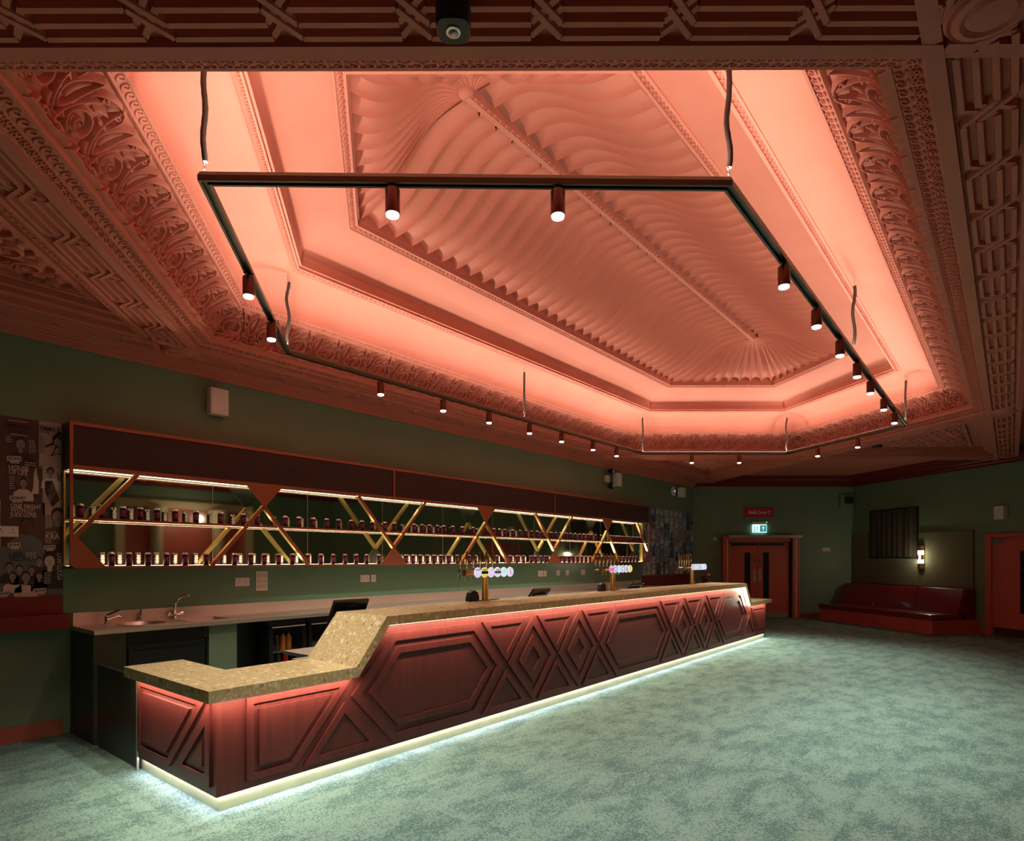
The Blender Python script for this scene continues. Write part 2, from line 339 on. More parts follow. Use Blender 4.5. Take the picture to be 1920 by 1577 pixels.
def arabesque_cell(R, surf, s0, L, W, h=.016, flip=False):
    """one repeat of scrolling leaf ornament, L long, W high"""
    def T(pts): return [(s0+(L-x if flip else x), y) for x, y in pts]
    def st(pts, w, hh=h): R.stroke(T(pts), w, hh, surf)
    x = L; 
    cx, cy = x*.5, W*.40; rr = min(x, W)*.30
    # one big scroll per repeat, its leaves, and a lotus bud between two repeats
    st(spiral(cx, cy, rr, rr*.16, 1.55, -math.pi*.35, 1, 22), taper(23, .0125, .45))
    for a in range(0, 360, 36):
        t0 = math.radians(a+10); r1, r2 = rr*1.06, rr*(1.55 if 20 < a < 160 else 1.38)
        p = [(cx+(r1+(r2-r1)*i/5)*math.cos(t0+.42*i/5), cy+(r1+(r2-r1)*i/5)*math.sin(t0+.42*i/5)) for i in range(6)]
        st(p, taper(6, .0165, .25), h*.85)
    for a in (200, 245, 290, 335):
        t0 = math.radians(a); st([(cx+rr*.62*math.cos(t0+.16*i), cy+rr*.62*math.sin(t0+.16*i)) for i in range(5)], taper(5, .012, .3), h*.8)
    st([(cx-rr*.12+rr*.24*i/3, cy+rr*.02) for i in range(4)], taper(4, .016, .5), h*.9)
    for sg in (0, 1):
        bx = x*sg
        q = 1 if sg == 0 else -1
        st(bez((bx+q*.002, W*.30), (bx+q*x*.20, W*.46), (bx+q*x*.15, W*.76), (bx+q*.001, W*.97), 9), .0085)
        st(bez((bx+q*x*.03, W*.12), (bx+q*x*.10, W*.30), (bx+q*x*.22, W*.62), (bx+q*x*.42, W*.95), 9), .0085)
        st(bez((bx+q*x*.48, W*.985), (bx+q*x*.34, W*.99), (bx+q*x*.20, W*.90), (bx+q*x*.17, W*.72), 7), taper(8, .012, .3))
        st(spiral(bx+q*x*.155, W*.115, x*.085, x*.02, 1.1, math.pi if q > 0 else 0, -q), .0085)
        st(bez((bx, W*.07), (bx+q*x*.12, W*.03), (bx+q*x*.30, W*.13), (bx+q*x*.48, W*.06), 8), taper(9, .012, .35))
        st(bez((bx+q*x*.02, W*.20), (bx+q*x*.07, W*.26), (bx+q*x*.10, W*.22), (bx+q*x*.16, W*.26), 5), taper(6, .013, .3), h*.8)
        st(spiral(bx+q*x*.33, W*.86, x*.055, x*.02, .9, 0, q), .007)
    st([(x*.001, W*(.46+.36*i/6)) for i in range(7)], taper(7, .017, .1), h*.9)
    st([(x*.5, W*(.80+.15*i/5)) for i in range(6)], taper(6, .020, .2), h*.9)
def scroll_cell(R, surf, s0, L, W, h=.008):
    st = lambda pts, w, hh=h: R.stroke([(s0+a, b_) for a, b_ in pts], w, hh, surf)
    st(bez((L*.05, W*.12), (L*.75, W*.0), (L*1.0, W*.7), (L*.45, W*.92), 6), taper(7, L*.13, .5))
    st(bez((L*.45, W*.92), (L*.12, W*.95), (L*.12, W*.5), (L*.42, W*.50), 5), L*.07)
def leaf_cell(R, surf, s0, L, W, h=.010):
    st = lambda pts, w, hh=h: R.stroke([(s0+a, b_) for a, b_ in pts], w, hh, surf)
    st([(L*.5, W*(.06+.88*i/4)) for i in range(5)], taper(5, L*.16, .4), h)
    for sg in (-1, 1):
        st(bez((L*.5, W*.2), (L*(.5+sg*.3), W*.1), (L*(.5+sg*.48), W*.35), (L*(.5+sg*.33), W*.5), 4), L*.07)
        st(bez((L*.5, W*.55), (L*(.5+sg*.3), W*.5), (L*(.5+sg*.45), W*.7), (L*(.5+sg*.28), W*.88), 4), L*.07)
def run_cells(R, fn, k, pr, pitch, h, W=None, **kw):
    f, arc, la, lb = band_surf(k, pr); lo = min(la[0], lb[0]); hi = max(la[1], lb[1]); n = max(1, round((hi-lo)/pitch)); p = (hi-lo)/n
    for i in range(n): fn(R, f, lo+i*p, p, arc if W is None else W, h, **kw)
def guilloche(R, surf, s0, s1, v0, v1, h=.038, period=.5, hw=.0195):
    c = (v0+v1)/2; H = (v1-v0)/2; rows = [-.78, -.27, .27, .78]
    n = max(1, round((s1-s0)/period)); P = (s1-s0)/n; dz = .115 if H > .1 else .09
    for i in range(n+1):
        sc = s0+i*P
        if i < n:
            for r in rows: R.stroke([(sc+dz/2, c+r*H), (sc+P-dz/2, c+r*H)], hw, h, surf)
        for a, b_, hh in ((.78, -.27, h), (.27, -.78, h), (-.78, .27, h*.8), (-.27, .78, h*.8)):
            sh = 0
            R.stroke([(max(s0, sc-dz/2), c+a*H), (min(s1, sc+dz/2), c+b_*H)] if True else [], hw, hh, surf)

# main profile of the recess (six-sided, continuous)
b = MB()
allp = prof+cove+lip3+cove2+lip2+cove3+lip1
b.loft([ring(d, z) for d, z in allp]); b.f = [tuple(reversed(f)) for f in b.f]
R = Relief(); R.fine = True
for k in (0, 1, 2, 3, 5):
    run_cells(R, arabesque_cell, k, cove, .36, .038)
R2 = Relief(); R2.b = R.b
for k in range(6):
    run_cells(R2, scroll_cell, k, [(2.826, 3.604), (2.77, 3.622)], .066, .009)
    run_cells(R2, leaf_cell, k, [(2.878, 3.578), (2.83, 3.594)], .072, .012)
    run_cells(R2, scroll_cell, k, [(2.43, 3.92), (2.385, 3.945)], .06, .008)
    if k != 4:
        run_cells(R2, scroll_cell, k, [(1.935, 4.20), (1.90, 4.225)], .055, .006)
        run_cells(R2, scroll_cell, k, [(1.415, 4.515), (1.375, 4.54)], .055, .006)
    run_cells(R2, scroll_cell, k, [(3.268, 3.548), (3.228, 3.545)], .06, .008)
n0 = len(b.v); b.v += R.b.v; b.f += [tuple(i+n0 for i in f) for f in R.b.f]; b.m += R.b.m
b.build('trim_1', 'plaster', kind='structure', smooth=True, angle=50)

# scalloped vault ------------------------------------------------
vb = MB(); XS0, XS1 = 3.36, 9.88; ZE, ZS = 4.585, 5.035
def ogee(t):
    u = min(1, max(0, (t-.06)/.84)); return (u*u*u*(u*(6*u-15)+10))*.55+u*u*(3-2*u)*.38+.07*t
def flute_patch(e0, e1, s0, s1, n, amp):
    NT = 26; SUB = 18; L = []
    for j in range(n*SUB+1):
        u = j/(n*SUB); ph = (j % SUB)/SUB; ex = e0[0]+(e1[0]-e0[0])*u, e0[1]+(e1[1]-e0[1])*u; sx = s0[0]+(s1[0]-s0[0])*u, s0[1]+(s1[1]-s0[1])*u
        row = []
        for i in range(NT+1):
            t = i/NT; wx = math.hypot((e1[0]-e0[0])*(1-t)+(s1[0]-s0[0])*t, (e1[1]-e0[1])*(1-t)+(s1[1]-s0[1])*t)/n
            a = amp*min(1, wx/.2); arch = math.sqrt(max(0, 1-(2*ph-1)**2))*.6+.4*math.sin(math.pi*ph)
            q = min(ph, 1-ph); rib = -.017*min(1, wx/.1)*(1 if q < .03 else .55 if q < .09 else 0)
            row.append((ex[0]+(sx[0]-ex[0])*t, ex[1]+(sx[1]-ex[1])*t, ZE+(ZS-ZE)*ogee(t)+a*arch+rib))
        L.append(row)
    vb.loft(L, close=False)
E6 = [corner(k, 1.345) for k in range(6)]
flute_patch(E6[5], E6[0], (XS0, CY+.08), (XS1, CY+.08), 32, .062)
flute_patch(E6[0], E6[1], (XS1, CY+.08), (XS1+.02, CY), 9, .062)
flute_patch(E6[1], E6[2], (XS1+.02, CY), (XS1, CY-.08), 9, .062)
flute_patch(E6[2], E6[3], (XS1, CY-.08), (XS0, CY-.08), 32, .062)
flute_patch(E6[3], E6[4], (XS0, CY-.08), (XS0-.02, CY), 9, .062)
flute_patch(E6[4], E6[5], (XS0-.02, CY), (XS0, CY+.08), 9, .062)
# ridge beam with its cable moulding
vb.box(XS0-.02, XS1+.02, CY-.038, CY+.038, 5.012, 5.08); vb.box(XS0-.02, XS1+.02, CY-.022, CY+.022, 4.998, 5.012); vb.box(XS0-.1, XS1+.1, CY-.14, CY+.14, 5.145, 5.18)
nb = 90
for i in range(nb):
    x = XS0+.04+(XS1-XS0-.08)*i/(nb-1)
    for sg in (-1, 1): vb.lathe([(.004, -.016), (.012, -.010), (.014, 0), (.012, .010), (.004, .016)], Matrix.Translation((x, CY+sg*.034, 5.010)) @ Matrix.Rotation(math.radians(35), 4, 'Z') @ Matrix.Rotation(math.radians(90), 4, 'Y'), 6)
for xe in (XS0-.03, XS1+.03): vb.lathe([(.001, 5.0), (.045, 5.005), (.06, 5.025), (.06, 5.12), (.001, 5.16)], Matrix.Translation((xe, CY, 0)), 16)
vb.build('ceiling', 'plaster', kind='structure', smooth=True, angle=48)

# flat ceiling with strapwork beams beyond the recess
b = MB()
outer = clip_room([(-3, -4.5), (19, -4.5), (19, 6.52), (-3, 6.52)])
hexo = [corner(k, 3.29) for k in range(6)]
def fan_between():
    # flat soffit at ZC with the six-sided hole: cut into one piece per side of the hole
    for k in range(6):
        (n, e) = HN[k]; poly = list(ROOM)
        poly = clip(poly, (-n[0], -n[1]), -((3.29+e)+n[0]*CX+n[1]*CY))
        for j in range(k):
            (m_, e2) = HN[j]; poly = clip(poly, m_, (3.29+e2)+m_[0]*CX+m_[1]*CY)
            if len(poly) < 3: break
        if len(poly) >= 3: b.prism(poly, ident, ZC, ZC+.05)
fan_between()
beamR = Relief(); beamR.fine = False
for k in range(6):
    (n, e) = HN[k]; t = (-n[1], n[0]); din, dout = 2.89+e, 3.27+e
    def strip(d0, d1, z0, z1, skip=True):
        for s0, s1 in ((-14, None), (None, 14)):
            p = corner(k-1, 3.0); q = corner(k, 3.0); sp = (p[0]-CX)*t[0]+(p[1]-CY)*t[1]; sq = (q[0]-CX)*t[0]+(q[1]-CY)*t[1]; lo, hi = min(sp, sq), max(sp, sq)
            A, B = (s0, lo) if s0 is not None else (hi, s1)
            pl = [(CX+n[0]*d+t[0]*s, CY+n[1]*d+t[1]*s) for d, s in ((d0, A), (d1, A), (d1, B), (d0, B))]
            if (pl[1][0]-pl[0][0])*(pl[2][1]-pl[1][1])-(pl[1][1]-pl[0][1])*(pl[2][0]-pl[1][0]) < 0: pl = pl[::-1]
            pl = clip_room(pl)
            if len(pl) >= 3: b.prism(pl, ident, z0+.0007*k, z1)
    strip(din, 2.955+e, ZB, ZC); strip(2.955+e, 3.205+e, 3.59, ZC); strip(3.205+e, dout, ZB, ZC); strip(2.80+e, din, 3.60, ZC); strip(2.745+e, 2.80+e, 3.64, ZC)
    def surf(s, v, n=n, t=t, e=e):
        d = 2.955+v+e; x, y = CX+n[0]*d+t[0]*s, CY+n[1]*d+t[1]*s
        if y > BW-.005 or x < -2.9 or y < -4.4: return None
        if (x-P1.x)*cw(0, 1).x+(y-BW)*cw(0, 1).y > 0 or (x-C2.x)*RN.x+(y-C2.y)*RN.y < 0: return None
        return ((x, y, 3.5905), (0, 0, -1))
    p = corner(k-1, 3.08); q = corner(k, 3.08); sp = (p[0]-CX)*t[0]+(p[1]-CY)*t[1]; sq = (q[0]-CX)*t[0]+(q[1]-CY)*t[1]; lo, hi = min(sp, sq), max(sp, sq)
    guilloche(beamR, surf, lo+.12, hi-.12, 0.005, .245)
    guilloche(beamR, surf, lo-4.6, lo-.42, 0.005, .245); guilloche(beamR, surf, hi+.42, hi+4.6, 0.005, .245)
# roundels where the beams cross
for k in range(6):
    x, y = corner(k, 3.08)
    if k == 3: x, y = cw(1.745, 2.22).x, cw(1.745, 2.22).y
    if y < BW-.2: beamR.b.lathe([(.15, 3.58), (.15, 3.55), (.14, 3.535), (.13, 3.545), (.125, 3.53), (.10, 3.522), (.085, 3.535), (.07, 3.52), (.001, 3.515)], Matrix.Translation((x, y, 0)), 28)
n0 = len(b.v); b.v += beamR.b.v; b.f += [tuple(i+n0 for i in f) for f in beamR.b.f]; b.m += beamR.b.m
b.build('trim_2', 'plaster', kind='structure')

# triangular coffers with carved panels
def line_tri(specs):   # three (n, d) lines
    P = [isect(specs[i][0], specs[i][1], specs[(i+1) % 3][0], specs[(i+1) % 3][1]) for i in range(3)]
    return P
def inset(P, r):
    cx = sum(p[0] for p in P)/3; cy = sum(p[1] for p in P)/3
    a = [math.dist(P[1], P[2]), math.dist(P[0], P[2]), math.dist(P[0], P[1])]; per = sum(a)
    ix = sum(a[i]*P[i][0] for i in range(3))/per; iy = sum(a[i]*P[i][1] for i in range(3))/per
    area = abs((P[1][0]-P[0][0])*(P[2][1]-P[0][1])-(P[1][1]-P[0][1])*(P[2][0]-P[0][0]))/2; rin = 2*area/per; s = (rin-r)/rin
    return [(ix+(p[0]-ix)*s, iy+(p[1]-iy)*s) for p in P]
def intri(x, y, P):
    sg = [(P[(i+1) % 3][0]-P[i][0])*(y-P[i][1])-(P[(i+1) % 3][1]-P[i][1])*(x-P[i][0]) for i in range(3)]
    return all(q > 0 for q in sg) or all(q < 0 for q in sg)
cof = MB(); RC = Relief(); RC.b = cof; RC.fine = True
N_ = [h[0] for h in HN]; E_ = [h[1] for h in HN]
tris = [([(N_[0], 2.89), (N_[5], 3.30+E_[5]), (N_[4], 2.80+E_[4])], 5), ([(N_[0], 2.745), (N_[1], 3.30+E_[1]), (N_[2], 2.745+E_[2])], 1), ([(N_[3], 2.745), (N_[2], 3.30+E_[2]), (N_[1], 2.745+E_[1])], 2)]
for specs, kd in tris:
    P = line_tri(specs); Q = inset(P, .16); Q2 = inset(P, .20); Q3 = inset(P, .225)
    f3 = lambda T, z: [(x, y, z) for x, y in T]
    cof.loft([f3(Q, ZC), f3(Q, ZC-.035), f3(Q2, ZC-.035), f3(Q2, ZC-.022), f3(Q3, ZC-.022), f3(Q3, ZC)])
    n = N_[kd]; t = (-n[1], n[0])
    def surf(s, v, n=n, t=t, Q3=Q3, e=3.30+E_[kd]):
        x, y = CX+n[0]*(e+v)+t[0]*s, CY+n[1]*(e+v)+t[1]*s
        if not intri(x, y, Q3):      # bring strays back to the edge of the panel
            gx, gy = sum(p[0] for p in Q3)/3, sum(p[1] for p in Q3)/3; a_, b_ = 0.0, 1.0
            for _ in range(12):
                m_ = (a_+b_)/2
                if intri(gx+(x-gx)*m_, gy+(y-gy)*m_, Q3): a_ = m_
                else: b_ = m_
            x, y = gx+(x-gx)*a_, gy+(y-gy)*a_
        return ((x, y, ZC-.001), (0, 0, -1))
    def near(s, v, r_=.05):
        x, y = CX+n[0]*(3.30+E_[kd]+v)+t[0]*s, CY+n[1]*(3.30+E_[kd]+v)+t[1]*s; return intri(x, y, Q3)
    G = .27; hh = .045
    for iv in range(0, 9):
        for js in range(-15, 16):
            s0, v0 = js*G+(G/2 if iv % 2 else 0), .15+iv*G*.86; dr_ = 1 if (iv+js) % 2 else -1
            if not near(s0, v0): continue
            RC.stroke(spiral(s0, v0, .10, .025, 1.2, js*1.3+iv, dr_, 16), taper(17, .018, .5), hh, surf)
            for q in range(6):
                t0 = q*1.047+js; RC.stroke([(s0+(.112+.045*i/4)*math.cos(t0+.5*i/4), v0+(.112+.045*i/4)*math.sin(t0+.5*i/4)) for i in range(5)], taper(5, .02, .3), hh*.9, surf)
            RC.stroke(bez((s0, v0-.02), (s0+.02, v0), (s0-.02, v0+.01), (s0+.01, v0+.02), 4), taper(5, .02, .5), hh, surf)
cof.build('trim_3', 'plaster', kind='structure', smooth=True, angle=50)

# cornices on the walls
def cornice(name, p, q, prof2, m='plaster'):
    d = (Vector((q[0]-p[0], q[1]-p[1], 0))).normalized(); n = Vector((d.y, -d.x, 0))*-1
    b = MB(); b.loft([[(c[0]+n.x*o, c[1]+n.y*o, z) for o, z in prof2] for c in (p, q)], close=False); return b.build(name, m, kind='structure')
cornice('trim_4', ROOM[3], ROOM[4], [(0, 3.44), (.015, 3.44), (.02, 3.455), (.02, 3.465), (.035, 3.47), (.035, 3.485), (.055, 3.495), (.055, 3.51), (.075, 3.52), (.075, 3.53), (.10, 3.54), (.10, 3.56)])
fr = [(0, 3.46), (.02, 3.46), (.02, 3.50), (.05, 3.52), (.05, 3.56), (.08, 3.58), (.16, 3.60), (.18, 3.64), (.26, 3.66), (.30, 3.70), (.30, ZC)]
cornice('trim_5', ROOM[2], ROOM[3], fr, 'red_paint'); cornice('trim_6', ROOM[1], ROOM[2], fr, 'red_paint'); cornice('trim_7', ROOM[0], ROOM[1], fr, 'red_paint')

# ---------------------------------------------------------------- suspended hexagonal track
ZT = 3.465
TR = thing('light_track', 'dark bronze six-sided suspended lighting track hanging below the coral ceiling recess', 'light fitting', (CX, CY, ZT))
TC = [(6.585+sx, 3.15+sy) for sx, sy in ((-1.83, 2.02), (1.83, 2.02), (5.17-.02, 0), (1.85, -2.0), (-1.86+.375*0-1.63+.0, -2.0), (-5.17, 0))]
TC = [(3.075, 5.18), (10.10, 5.18), (11.75, 3.16), (10.33, 1.16), (3.12, 1.12), (1.41, 3.15)]   # F E D C B A
TC[3] = (10.32, 1.17)
def offs(P, r):
    n = len(P); out = []
    for i in range(n):
        p0, p1, p2 = Vector(P[i-1]), Vector(P[i]), Vector(P[(i+1) % n]); d1 = (p1-p0).normalized(); d2 = (p2-p1).normalized()
        n1 = Vector((-d1.y, d1.x)); n2 = Vector((-d2.y, d2.x)); m_ = (n1+n2).normalized(); out.append(p1+m_*(r/m_.dot(n1)))
    return out
def trk(r, z): return [(p.x, p.y, z) for p in offs(TC, r)]
b = MB(); b.loft([trk(-.026, ZT-.015), trk(-.027, ZT+.004), trk(-.017, ZT+.026), trk(.017, ZT+.026), trk(.027, ZT+.004), trk(.026, ZT-.024), trk(.012, ZT-.024), trk(.012, ZT-.008), trk(-.012, ZT-.008), trk(-.012, ZT-.024), trk(-.026, ZT-.024), trk(-.026, ZT-.015)])
b.build('rail', 'bronze', TR)
b = MB(); b.loft([trk(-.012, ZT+.0275), trk(.012, ZT+.0275)]); b.build('uplight_strip', 'led_up', TR)
b = MB(); b.loft([trk(-.009, ZT-.011), trk(.009, ZT-.011)]); b.build('track_slot', 'black', TR)
def led_lamp(name, p, q, width, power, colr, d, parent, spread=180):
    p, q = Vector(p), Vector(q); L = (q-p).length; l = bpy.data.lights.new(name, 'AREA'); l.shape = 'RECTANGLE'; l.size = L; l.size_y = width
    l.energy = power*L; l.color = colr; l.spread = math.radians(spread); x = (q-p).normalized(); z = -Vector(d).normalized(); y = z.cross(x).normalized(); z = x.cross(y)
    M = fmat((p+q)/2, x, y, z); o = bpy.data.objects.new(name, l); COL.objects.link(o); o.parent = parent; o.matrix_parent_inverse = Matrix(); o.matrix_local = WM[parent.name].inverted() @ M
    return o
for i in range(6):
    p, q = TC[i], TC[(i+1) % 6]; c_ = Vector((CX-(p[0]+q[0])/2, CY-(p[1]+q[1])/2, 0)); e_ = Vector((q[0]-p[0], q[1]-p[1], 0)).normalized(); c_ = (c_-e_*c_.dot(e_)).normalized()
    led_lamp('track_uplight', (*p, ZT+.031), (*q, ZT+.031), .03, W_UP, C_WARM, Vector((0, 0, 1))+c_*.18, TR, 150)
# spotlights
sp = thing('spotlight', 'x', 'spotlight', (0, 0, 0))
b = MB(); b.lathe([(.034, -.155), (.037, -.152), (.037, -.035), (.035, -.032), (.004, -.032)], None, 24); b.build('lamp_housing', 'copper_lamp', sp, smooth=True, local=True)
b = MB(); b.lathe([(.010, -.03), (.010, -.005)], None, 12); b.box(-.03, .03, -.012, .012, -.012, .0); b.build('stem', 'black', sp, local=True)
b = MB(); b.lathe([(.033, -.157), (.031, -.168), (.026, -.170), (.024, -.162)], None, 24); b.build('lens', 'led_lens', sp, smooth=True, local=True)
ld = bpy.data.lights.new('spot_beam', 'SPOT'); ld.energy = L_SPOT; ld.color = C_SPOT; ld.spot_size = math.radians(88); ld.spot_blend = 1.0; ld.shadow_soft_size = .03
lo = bpy.data.objects.new('lamp_beam', ld); COL.objects.link(lo); lo.parent = sp; lo.location = (0, 0, -.18)
F_, E2, D_, C_, B_, A_ = TC
def on_edge(p, q, px):      # point of the edge that stands at photo column px
    lo_, hi_ = 0.0, 1.0
    def col(t):
        x, y = p[0]+(q[0]-p[0])*t, p[1]+(q[1]-p[1])*t; return 960+F*(x*SN-y*CS)/(x*CS+y*SN)
    up = col(1) > col(0)
    for _ in range(40):
        m_ = (lo_+hi_)/2
        if (col(m_) < px) == up: lo_ = m_
        else: hi_ = m_
    return (p[0]+(q[0]-p[0])*lo_, p[1]+(q[1]-p[1])*lo_)
ORD = ['first', 'second', 'third', 'fourth', 'fifth', 'sixth', 'seventh']
spots = []
for i, px in enumerate((736, 1046)): spots.append((A_, B_, px, 'copper cylinder spotlight on the nearest straight rail, %s of its two' % ('left', 'right')[i]))
for i, px in enumerate((466, 509)): spots.append((A_, F_, px, 'copper cylinder spotlight on the short left rail, %s of its two' % ('upper', 'lower')[i]))
for i, px in enumerate((714, 831, 917, 993, 1053, 1112, 1156)): spots.append((F_, E2, px, 'small copper spotlight on the long rail beside the bar wall, %s counting from the left' % ORD[i]))
for i, px in enumerate((1297, 1386)): spots.append((E2, D_, px, 'small copper spotlight on the far end rail above the stalls door, %s of the two' % ('left', 'right')[i]))
for i, px in enumerate((1533, 1608)): spots.append((D_, C_, px, 'copper spotlight on the short rail at the far right, %s of the two' % ('left', 'right')[i]))
for i, px in enumerate((1470, 1531, 1575, 1607, 1632, 1657, 1677)): spots.append((B_, C_, px, 'copper spotlight on the long right-hand rail, %s counting from the near end' % ORD[i]))
for i, (p, q, px, lab) in enumerate(spots):
    x, y = on_edge(p, q, px); loc = (x, y, ZT-.014)
    if i == 0: sp.location = loc; WM[sp.name] = Matrix.Translation(loc); sp['label'] = lab; sp['group'] = 'spotlights on the hexagonal track'
    else: copy_tree(sp, loc, 0, lab, 'spotlights on the hexagonal track')
# hanging chains in cable sleeves
drops = [(A_, 4.345, 'dark sleeved hanging chain at the top left corner of the track'), (B_, 4.385, 'dark sleeved hanging chain at the top right corner of the track'),
         (on_edge(B_, C_, 1601), 4.115, 'dark hanging chain halfway along the right-hand rail'), (C_, 4.155, 'dark hanging chain at the far right corner of the track'),
         (D_, 4.094, 'crooked dark hanging chain at the far tip of the track'), (E2, 4.142, 'dark hanging chain at the far corner beside the bar wall'),
         (on_edge(F_, E2, 983), 4.18, 'dark hanging chain halfway along the bar-side rail'), (F_, 4.186, 'dark hanging chain at the near corner beside the bar wall')]
def ceil_z(x, y):
    d = max(((x-CX)*n[0]+(y-CY)*n[1])-e for n, e in HN)
    pr = [p for p in allp if p[0] <= 3.3]
    best = None
    for i in range(len(pr)-1):
        d0, z0 = pr[i]; d1, z1 = pr[i+1]
        if min(d0, d1) <= d <= max(d0, d1) and abs(d0-d1) > 1e-6: best = z0+(z1-z0)*(d-d0)/(d1-d0)
    return best or 4.2
for i, (p, zt, lab) in enumerate(drops):
    zt = ceil_z(*p)
    t = thing('hanging_chain', lab, 'chain', (p[0], p[1], ZT+.026), 0, 'chains holding up the track')
    n = 16; z0 = ZT+.085; z1 = zt-.09; ph = random.random()*6; am = .009 if i in (1, 2, 4, 7) else .004
    pts = [(p[0]+am*math.sin(ph+j*.7), p[1]+am*math.cos(ph*2+j*.55), z0+(z1-z0)*j/n) for j in range(n+1)]
    b = MB(); b.tube(pts, [.0135+.0012*(j % 2) for j in range(n+1)], 10); b.build('cable_sleeve', 'cable', t, smooth=True)
    for za, zb in ((ZT+.026, z0+.01), (z1-.01, zt+.001)):
        b = MB(); m_ = 3
        for j in range(m_):
            zc = za+(zb-za)*(j+.5)/m_; h = (zb-za)/m_*.62; ax = j % 2
            b.tube([(p[0]+(0 if ax else .007*math.cos(a)), p[1]+(.007*math.cos(a) if ax else 0), zc+h*math.sin(a)) for a in [2*math.pi*q/10 for q in range(11)]], .0022, 5)
        b.build('chain_link', 'chrome', t)

# ---------------------------------------------------------------- the bar
FY = 3.74; ZP = .098
bar = thing('bar_counter', 'long red-brown panelled bar counter with glowing plinth on the green carpet', 'bar', (7.1, 4.0, 0))
low, high = .695, 1.046
# carcass behind the mouldings
def fy(u, v, h): return (u, h, v)
front = [(1.745, ZP), (12.46, ZP), (12.46, low), (11.34, low), (11.06, high), (3.013, high), (2.729, low), (1.745, low)]
b = MB(); b.prism(front, fy, FY+.12, FY); b.build('front_panel', 'wood', bar)
b = MB(); b.box(1.745, 1.85, FY+.121, 4.95, ZP, low); b.build('end_panel', 'wood', bar)
b = MB(); b.box(12.34, 12.46, FY+.121, 4.28, ZP, low); b.build('end_panel', 'wood', bar)
b = MB(); b.box(1.772, 12.42, 3.766, 3.80, 0, ZP-.001); b.box(1.772, 1.80, 3.80, 4.97, 0, ZP-.001); b.box(12.38, 12.42, 3.80, 4.2, 0, ZP-.001); b.build('plinth', 'plinth', bar)
b = MB(); b.box(1.736, 1.75, 4.955, 4.972, 0, low-.001); b.build('edge_strip', 'brushed', bar)
# raised joinery
def area2(P): return sum(P[i][0]*P[(i+1) % len(P)][1]-P[(i+1) % len(P)][0]*P[i][1] for i in range(len(P)))
def off2(P, r):
    if area2(P) < 0: P = P[::-1]
    n = len(P); out = []
    for i in range(n):
        p0, p1, p2 = Vector(P[i-1]), Vector(P[i]), Vector(P[(i+1) % n]); d1 = (p1-p0).normalized(); d2 = (p2-p1).normalized()
        n1 = Vector((-d1.y, d1.x)); n2 = Vector((-d2.y, d2.x)); m_ = (n1+n2).normalized(); out.append(tuple(p1+m_*(r/max(.2, m_.dot(n1)))))
    return out
def nested(poly, steps, f, name='moulding'):
    """steps: list of (inset, height) ; rises from 0"""
    if area2(poly) < 0: poly = poly[::-1]
    b = MB(); L = []; h = -.004
    L.append([f(u, v, h) for u, v in poly]); prev = 0
    hh = steps[0][1]; L.append([f(u, v, hh) for u, v in poly])
    for i, (r, nh) in enumerate(steps[1:]):
        q = off2(poly, r); L.append([f(u, v, steps[i][1]) for u, v in q]); L.append([f(u, v, nh) for u, v in q])
    b.loft(L, cap=True); b.build(name, 'wood', bar)
H1 = .016
ff = lambda u, v, h: (u, FY-h, v)
zt_, zb_, zm = .975, .130, .548
def tri_down(xa, xb): nested([(xa, zt_), (xb, zt_), ((xa+xb)/2, zt_-(xb-xa)/2*1.16)], [(0, H1), (.05, .002)], ff)
def tri_up(xa, xb): nested([(xa, zb_), (xb, zb_), ((xa+xb)/2, zb_+(xb-xa)/2*1.06)], [(0, H1), (.05, .002)], ff)
def diamond(c, w=.395): nested([(c-w, zm), (c, zb_), (c+w, zm), (c, zt_)], [(0, H1), (.062, .001), (.125, H1), (.205, .003)], ff)
def hexa(l, r, dx=.385): nested([(l, zm), (l+dx, zb_), (r-dx, zb_), (r, zm), (r-dx, zt_), (l+dx, zt_)], [(0, H1), (.066, .001), (.115, H1), (.165, .003)], ff)
XC = [4.49, 5.325, 6.165, 8.145, 8.95, 9.785]
hexa(2.70+.02, 4.44); hexa(6.20, 8.11); hexa(9.82, 11.39)
for c in (4.907, 5.745, 8.547, 9.367): diamond(c)
for x in XC: tri_down(x-.345, x+.345); tri_up(x-.345, x+.345)
nested([(1.93, .145), (2.255, .145), (2.72, .675), (1.93, .675)], [(0, H1), (.045, .001), (.082, H1)], ff)
nested([(2.33, .135), (2.99, .135), (2.66, .515)], [(0, H1), (.05, .002)], ff)
nested([(12.36, .13), (11.93, .13), (11.58, .645), (12.36, .645)], [(0, H1), (.045, .001), (.082, H1)], ff)
nested([(11.12, .13), (11.84, .13), (11.47, .515)], [(0, H1), (.05, .002)], ff)
fe = lambda u, v, h: (1.745-h, u, v)
nested([(4.93, .150), (4.397, .150), (3.852, .680), (4.93, .680)], [(0, H1), (.05, .001), (.09, H1)], fe)
nested([(3.80, .150), (4.344, .150), (3.80, .665)], [(0, H1), (.062, .001), (.105, H1*.8)], fe)
